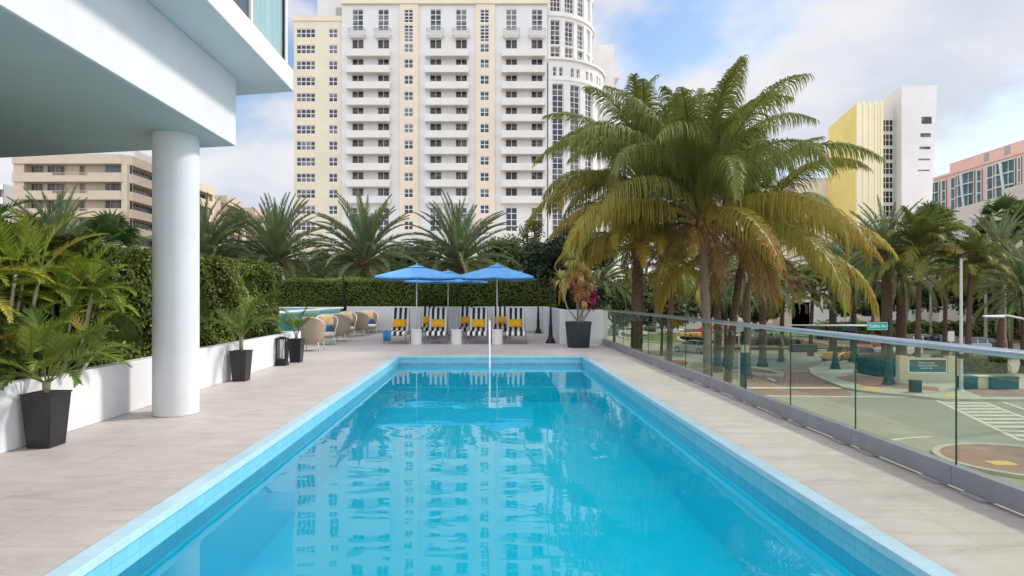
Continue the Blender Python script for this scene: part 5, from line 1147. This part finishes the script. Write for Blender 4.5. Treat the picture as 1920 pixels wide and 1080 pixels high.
mast('dark green flared pole on the concrete corner, left of the taxi', 1566, 694, 5.0, .15); mast('dark green flared pole in front of the yellow taxi', 1599, 681, 4.8, .14); mast('flared dark pole on the small mulch island, seen through the glass', 1361, 690, 6.2, .16)
# grey lamp pole
x, y = gnd(1802, 735); lp = thing('street_lamp', 'tall straight grey lamp pole in front of the palms at the right', 'street lamp', (x, y, GZ)); b = MB(); b.lathe([(.2, 0), (.2, .12), (.13, .2), (.12, .6), (.075, 9.2)], 14); b.build('pole', 'galvanised', lp, smooth=False)
b = MB(); b.box(-.22, .22, -.3, .12, 9.2, 9.45); b.tube([(0, 0, 9.1), (0, -.4, 9.55), (.1, -.9, 9.6)], .04, 8); b.build('lamp_head', 'black_iron', lp)
b = MB(); b.box(-.11, .11, -.14, .14, 2.3, 2.62); b.build('control_box', 'black_iron', lp)
# curved lamp
lx, ly, lz = at(1925, 612, 30); lp = thing('street_lamp', 'curved white street lamp arm reaching in from the right picture edge', 'street lamp', (lx+1.0, ly, GZ)); b = MB(); b.lathe([(.16, 0), (.15, .3), (.09, 5.9)], 14); b.build('pole', 'galvanised', lp, smooth=False)
b = MB(); b.tube([(0, 0, 4.6), (-.6, 0, 5.1), (-1.2, 0, 5.42), (-1.9, 0, 5.56), (-2.3, 0, 5.58)], .045, 8); b.tube([(0, 0, 4.1), (-.5, 0, 4.7), (-1.1, 0, 5.35)], .03, 8); b.build('arm', 'galvanised', lp, smooth=True)
b = MB(); b._add([(-3.15, -.1, 5.58), (-2.2, -.16, 5.60), (-2.2, .16, 5.60), (-3.15, .1, 5.58), (-3.15, -.1, 5.50), (-2.2, -.14, 5.48), (-2.2, .14, 5.48), (-3.15, .1, 5.50)], [(0,1,2,3), (7,6,5,4), (0,4,5,1), (1,5,6,2), (2,6,7,3), (3,7,4,0)]); b.build('lamp_head', 'sign_white', lp, bevel=.03)
# small twin street light in front of the hotel
x, y, z = at(926, 462, 60); lp = thing('street_lamp', 'small dark street light standing among the date palms in front of the hotel', 'street lamp', (x, y, GZ)); b = MB(); b.lathe([(.12, 0), (.07, z-GZ)], 10); b.build('pole', 'galvanised', lp); b = MB(); b.box(-.35, .35, -.2, .2, z-GZ, z-GZ+.35); b.build('lamp_head', 'black_iron', lp, bevel=.05)
# sign wall
sw = thing('sign_wall', 'cream monument wall with a framed dark green panel of illegible lettering', 'sign', (33.2, 45.0, GZ), R(-4))
b = MB(); b.box(-2.1, 2.15, 0, .5, 0, .75); b.box(-2.1, -1.45, 0, .5, .751, 2.05); b.box(1.4, 2.15, 0, .5, .751, 2.05); b.box(-1.449, 1.399, .2, .5, .751, 1.9); b.build('wall', 'sign_cream', sw, bevel=.02)
b = MB(); b.box(-1.40, 1.36, .12, .19, .80, 1.80); pn = b.build('panel', 'sign_panel', sw)
b = MB(); b.box(-1.42, 1.38, .08, .119, .76, .84); b.box(-1.42, 1.38, .08, .119, 1.78, 1.84); b.box(-1.42, -1.35, .08, .119, .84, 1.78); b.box(1.31, 1.38, .08, .119, .84, 1.78); b.build('frame', 'white_trim', sw)
b = MB(); rr = random.Random(3)
for row, (z, n) in enumerate(((1.48, 9), (1.27, 11), (1.08, 7))):
    for k in range(n): x = -.62+.13*k+(.1 if row == 2 else 0); b.box(x, x+.03, .112, .1195, z, z+rr.uniform(.08, .14)); b.box(x, x+rr.uniform(.05, .09), .113, .1193, z+rr.choice((.0, .06, .1)), z+rr.choice((.0, .06, .1))+.02)
b.build('worn_lettering', 'white_trim', pn)
x, y = gnd(1716, 735, GZ+.13); r_ = thing('litter_bin', 'square dark green litter bin on the red paving in front of the cream sign wall', 'litter bin', (x, y, GZ+.13)); b = MB(); b.box(-.27, .27, -.27, .27, 0, .72); b.build('body', 'dark_green_metal', r_, bevel=.03); b = MB(); b.box(-.3, .3, -.3, .3, .721, .80); b.build('lid', 'dark_green_metal', r_, bevel=.02)
for i, (p0, p1, lab) in enumerate(((1806, 1834, 'dark teal planter box left of the cream block, under the street hedge'), (1860, 1911, 'longer dark teal planter box right of the cream block, under the street hedge'))):
    x0, y0 = gnd(p0, 730, GZ+.13); x1, _ = gnd(p1, 730, GZ+.13); r_ = thing('street_planter', lab, 'planter', ((x0+x1)/2, y0+.3, GZ+.13)); w = (x1-x0)/2; b = MB(); b.box(-w, w, -.3, .3, 0, .78); b.build('box', 'dark_green_metal', r_, bevel=.03); b = MB(); b.box(-w-.04, w+.04, -.34, .34, .781, .86); b.build('rim', 'dark_green_metal', r_, bevel=.015)
x0, y0 = gnd(1846, 729, GZ+.13); r_ = thing('stone_block', 'cream stone block between the two dark teal planter boxes', 'block', (x0, y0+.35, GZ+.13)); b = MB(); b.box(-.5, .5, -.3, .3, 0, .8); b.box(-.56, .56, -.36, .36, .801, .88); b.build('body', 'sign_cream', r_, bevel=.02)
def sign_post(label, px, py0, py1, Y, w, h, mat='sign_back', txt=None):
    c0 = at(px, py0, Y); r_ = thing('road_sign', label, 'road sign', (c0.x, c0.y, GZ)); zt = c0.z-GZ; b = MB(); b.box(-.03, .03, .0, .04, 0, zt-h*.3); b.build('post', 'galvanised', r_); b = MB(); b.box(-w/2, w/2, -.03, -.004, zt-h, zt); p = b.build('plate', mat, r_, bevel=.01); return r_
sign_post('back of a white road sign beside the nearer traffic signal pole', 1386, 600, 622, 30, .40, .62); sign_post('pale grey road sign left of the tall grey lamp pole', 1783, 621, 640, 46, .5, .8)
# red canopy stall
x, y = gnd(1352, 650); r_ = thing('market_umbrella', 'red street umbrella seen through the glass beyond the coconut trunks', 'umbrella', (x, y, GZ)); b = MB(); b.tube([(0, 0, 0), (0, 0, 3.1)], .04, 8); b.build('pole', 'galvanised', r_); b = MB(); b.lathe([(1.7, 2.35), (1.72, 2.45), (.9, 2.9), (.05, 3.2)], 8); b.build('canopy', 'red_canvas', r_)
x, y = gnd(1322, 652); r_ = thing('market_umbrella', 'smaller red street umbrella left of the other one, partly behind a palm trunk', 'umbrella', (x, y, GZ)); b = MB(); b.tube([(0, 0, 0), (0, 0, 2.7)], .04, 8); b.build('pole', 'galvanised', r_); b = MB(); b.lathe([(1.3, 2.1), (1.32, 2.2), (.7, 2.55), (.05, 2.8)], 8); b.build('canopy', 'red_canvas', r_)

# ------------------------------------------------------------------ cars
def car_master(kind):
    """x forward, origin on the ground under the middle; returns {part name: [(mesh, material list, location)]}"""
    L_, Wd = (4.6, 1.82) if kind == 'sedan' else (4.8, 1.92)
    if kind == 'sedan':
        body = [(-2.3,.32),(-2.33,.55),(-2.28,.88),(-1.95,.97),(-1.45,1.0),(.95,.98),(1.75,.86),(2.18,.72),(2.3,.5),(2.25,.28),(1.9,.24),(-1.9,.24)]
        cab = [(-1.75,.97),(-1.15,1.36),(-.75,1.43),(.1,1.43),(.45,1.36),(1.2,.97)]
    else:
        body = [(-2.35,.38),(-2.38,.65),(-2.34,1.08),(-2.1,1.12),(1.0,1.1),(1.95,.98),(2.32,.82),(2.4,.55),(2.35,.36),(1.9,.3),(-1.9,.3)]
        cab = [(-2.28,1.1),(-2.05,1.66),(-1.7,1.74),(.15,1.73),(.5,1.64),(1.25,1.1)]
    parts = []
    def loft(poly, xs_w):     # profile with rounded plan: several widths
        n = len(poly); vs = []; fs = []
        for (yy, sx, sz, dz) in xs_w: vs += [(p[0]*sx, yy, (p[1]-dz)*sz+dz) for p in poly]
        m = len(xs_w)
        for i in range(m-1):
            for j in range(n): fs.append((i*n+j, i*n+(j+1) % n, (i+1)*n+(j+1) % n, (i+1)*n+j))
        fs += [tuple(range(n))[::-1], tuple(range((m-1)*n, m*n))]; b = MB(); b._add(vs, [f[::-1] for f in fs]); return b
    h = Wd/2
    b = loft(body, [(-h, .955, .80, .5), (-h*.95, .985, .95, .5), (-h*.7, 1, 1, .5), (h*.7, 1, 1, .5), (h*.95, .985, .95, .5), (h, .955, .80, .5)]); bm = b
    cb = loft(cab, [(-h*.86, .97, 0.02, cab[0][1]-.02), (-h*.66, .93, 1, .97), (h*.66, .93, 1, .97), (h*.86, .97, .02, cab[0][1]-.02)])
    zr = max(p[1] for p in cab); xr0, xr1 = cab[2][0]*.93-.1, cab[3][0]*.93+.15
    rf = MB(); rf.box(xr0, xr1, -h*.63, h*.63, zr-.01, zr+.025)
    for s in (-1, 1):
        for xx in (cab[1][0]*.93, (cab[2][0]+cab[3][0])/2*.93, cab[4][0]*.9): rf._add([(xx-.04, s*h*.70, zr-.12), (xx+.04, s*h*.70, zr-.12), (xx+.06, s*h*.87, cab[0][1]), (xx-.06, s*h*.87, cab[0][1])], [(0,1,2,3)])
    return bm, cb, rf, body, h
_cm = {}
def car(label, px, base, rz, paint, kind='sedan', taxi=False, parked=True, dz=0):
    x, y = gnd(px, base, GZ); ro = thing('parked_car', label, 'car', (x, y, GZ+dz), rz, 'cars on the streets below')
    if kind not in _cm:
        bm, cb, rf, body, h = car_master(kind); t = MB(); t.tube([(0, -.11, 0), (0, .11, 0)], .33, 20); rm = MB(); rm.tube([(0, -.118, 0), (0, .118, 0)], .20, 14)
        hl = MB(); hl.box(2.12, 2.27, -.28, 0, .58, .70); tl = MB(); tl.box(-2.345, -2.2, -.28, 0, .68, .86)
        _cm[kind] = dict(body=bm.mesh('body', 'paint_white'), cabin=cb.mesh('cabin', 'car_glass', False), roof=rf.mesh('roof', 'paint_white'), wheel=t.mesh('tyre', 'tyre'), rim=rm.mesh('rim', 'rim'), hl=hl.mesh('headlight', 'lamp_white'), tl=tl.mesh('taillight', 'lamp_red'), h=h)
    K = _cm[kind]
    for nm in ('body', 'roof'):
        o = link(nm, K[nm], ro); 
        o.material_slots[0].link = 'OBJECT'; o.material_slots[0].material = M[paint]
        if nm == 'body': bv = o.modifiers.new('B', 'BEVEL'); bv.width = .05; bv.segments = 2; bv.limit_method = 'ANGLE'; bv.angle_limit = R(35)
    link('cabin_glass', K['cabin'], ro)
    for sx in (-1.4, 1.42):
        for s in (-1, 1): w = link('wheel', K['wheel'], ro, (sx, s*(K['h']-.08), .33)); link('rim', K['rim'], w)
    for s in (0, 1): link('headlight', K['hl'], ro, (0, K['h']-.06 if s else -K['h']+.34, 0)); link('taillight', K['tl'], ro, (0, K['h']-.06 if s else -K['h']+.34, 0))
    if taxi: b = MB(); b.box(-.35, -.1, -.35, .35, 1.46, 1.62); b.build('roof_sign', 'sign_white', ro, bevel=.02)
    return ro
car('yellow taxi left of the street corner, behind the flared poles', 1574, 676, R(215), 'paint_taxi', taxi=True)
car('silver-blue sedan directly right of the yellow taxi', 1622, 678, R(250), 'paint_silver')
car('orange car farther up the street behind the silver-blue sedan', 1618, 658, R(240), 'paint_orange', taxi=True)
car('rust red car beside the orange one', 1644, 655, R(250), 'paint_red', 'suv')
car('long white pickup-sized car behind the dark hedge and the cream sign wall', 1682, 668, R(188), 'paint_white', 'suv')
car('dark blue car behind the white one, near the green street name sign', 1690, 652, R(184), 'paint_blue')
car('white van-like car whose roof shows just above the balustrade rail', 1712, 652.5, R(180), 'paint_white', 'suv')
car('black car with its roof above the rail, left of the pale road sign', 1760, 655, R(185), 'paint_black', 'suv')
car('silver car behind the grey lamp pole, roof above the rail', 1812, 660, R(182), 'paint_silver', 'suv')
car('white car beyond the small green island, seen through the glass', 1258, 628, R(20), 'paint_white', 'suv')
car('second white car, farther left beside a dark trunk', 1187, 630, R(-30), 'paint_white')
car('dark car parked beyond the first white car at the far end of the balustrade', 1222, 621, R(60), 'paint_black')
car('pale blue car on the road below the leaning trunk, seen through the glass', 1298, 661, R(130), 'paint_silver')
car('teal-looking car right at the far end of the balustrade', 1154, 628, R(100), 'paint_blue', 'suv')
car('dark car across the street in front of the pink kiosk', 1545, 622, R(5), 'paint_black')
car('black car far across the street behind the street name sign', 1600, 626, R(4), 'paint_black', 'suv')
car('blue car parked far along the street, between the red umbrellas and the kiosk', 1420, 634, R(8), 'paint_blue')
car('white car parked on the far road just right of the red umbrellas', 1392, 640, R(14), 'paint_white', 'suv')
car('orange-roofed taxi on the far road left of the red umbrellas', 1300, 634, R(25), 'paint_taxi')
car('black car on the far road behind the tall grey lamp pole', 1842, 655, R(184), 'paint_black')
car('white car far across the street between the kiosk and the long hedge', 1650, 628, R(3), 'paint_white')

# ------------------------------------------------------------------ camera, sky and sun
cam = bpy.data.cameras.new('camera'); co = bpy.data.objects.new('camera', cam); COL.objects.link(co)
co.location = (0, 0, EYE); co.rotation_euler = (R(90), 0, 0); cam.sensor_width = 36; cam.lens = 36*FL/1920; cam.shift_x = (960-CX)/1920; cam.shift_y = (CY-540)/1920; cam.clip_end = 4000; cam.clip_start = .05
scene.camera = co
SUN_EL, SUN_AZ = 40.0, 20.0       # direction to the sun: elevation, and angle from +x towards +y
d = Vector((math.cos(R(SUN_EL))*math.cos(R(SUN_AZ)), math.cos(R(SUN_EL))*math.sin(R(SUN_AZ)), math.sin(R(SUN_EL))))
sl = bpy.data.lights.new('sun', 'SUN'); so = bpy.data.objects.new('sun', sl); COL.objects.link(so); sl.energy = 2.1; sl.angle = R(6); sl.color = (1, .95, .88)
so.rotation_euler = (-d).to_track_quat('-Z', 'Y').to_euler()
w = bpy.data.worlds.new('World'); scene.world = w; w.use_nodes = True; n = w.node_tree.nodes; l = w.node_tree.links; n.clear()
out = n.new('ShaderNodeOutputWorld'); bg = n.new('ShaderNodeBackground'); bg.inputs[1].default_value = .13; sky = n.new('ShaderNodeTexSky'); sky.sky_type = 'NISHITA'; sky.sun_disc = False
sky.sun_elevation = R(SUN_EL); sky.sun_rotation = R(90-SUN_AZ); sky.air_density = 1.0; sky.dust_density = .6; sky.ozone_density = 1.6; sky.altitude = 0
l.new(sky.outputs[0], bg.inputs[0])
tc = n.new('ShaderNodeTexCoord'); sp = n.new('ShaderNodeSeparateXYZ'); l.new(tc.outputs['Generated'], sp.inputs[0])
def mth(op, a, b=None, cl=False):
    q = n.new('ShaderNodeMath'); q.operation = op; q.use_clamp = cl
    for i, v in enumerate((a, b)):
        if v is None: continue
        if isinstance(v, (int, float)): q.inputs[i].default_value = v
        else: l.new(v, q.inputs[i])
    return q.outputs[0]
zz = mth('ADD', mth('MAXIMUM', sp.outputs[2], 0.0), .22)
cb = n.new('ShaderNodeCombineXYZ'); l.new(mth('DIVIDE', sp.outputs[0], zz), cb.inputs[0]); l.new(mth('DIVIDE', sp.outputs[1], zz), cb.inputs[1])
mp = n.new('ShaderNodeMapping'); mp.inputs['Location'].default_value = (3.1, 1.7, 0); l.new(cb.outputs[0], mp.inputs[0])
no = n.new('ShaderNodeTexNoise'); no.inputs['Scale'].default_value = 1.15; no.inputs['Detail'].default_value = 9; no.inputs['Roughness'].default_value = .52; no.inputs['Distortion'].default_value = .25; l.new(mp.outputs[0], no.inputs['Vector'])
CLOUD_POS = (.38, .50)
mr = n.new('ShaderNodeMapRange'); mr.interpolation_type = 'SMOOTHSTEP'; mr.inputs[1].default_value = CLOUD_POS[0]; mr.inputs[2].default_value = CLOUD_POS[1]; l.new(no.outputs[0], mr.inputs[0])
n2 = n.new('ShaderNodeTexNoise'); n2.inputs['Scale'].default_value = 2.0; n2.inputs['Detail'].default_value = 7; l.new(mp.outputs[0], n2.inputs['Vector'])
cr = n.new('ShaderNodeValToRGB'); e = cr.color_ramp.elements; e[0].position = .35; e[0].color = (.72, .78, .89, 1); e[1].position = .6; e[1].color = (.94, .94, .97, 1); l.new(n2.outputs[0], cr.inputs[0])
bc = n.new('ShaderNodeBackground'); l.new(cr.outputs[0], bc.inputs[0]); by = n.new('ShaderNodeMapRange'); by.inputs[1].default_value = -.3; by.inputs[2].default_value = .5; by.inputs[3].default_value = 1.25; by.inputs[4].default_value = .64; l.new(sp.outputs[1], by.inputs[0]); l.new(by.outputs[0], bc.inputs[1])  # added boost: clouds brighter behind the camera, to light the facades facing it
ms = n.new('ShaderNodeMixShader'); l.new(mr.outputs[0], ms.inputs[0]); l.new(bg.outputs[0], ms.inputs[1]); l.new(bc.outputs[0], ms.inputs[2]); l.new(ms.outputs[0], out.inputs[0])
scene.view_settings.view_transform = 'Standard'; scene.view_settings.look = 'None'; scene.view_settings.exposure = 0.56; scene.view_settings.gamma = 1
scene.cycles.max_bounces = 10; scene.cycles.transparent_max_bounces = 24; scene.cycles.sample_clamp_indirect = 4
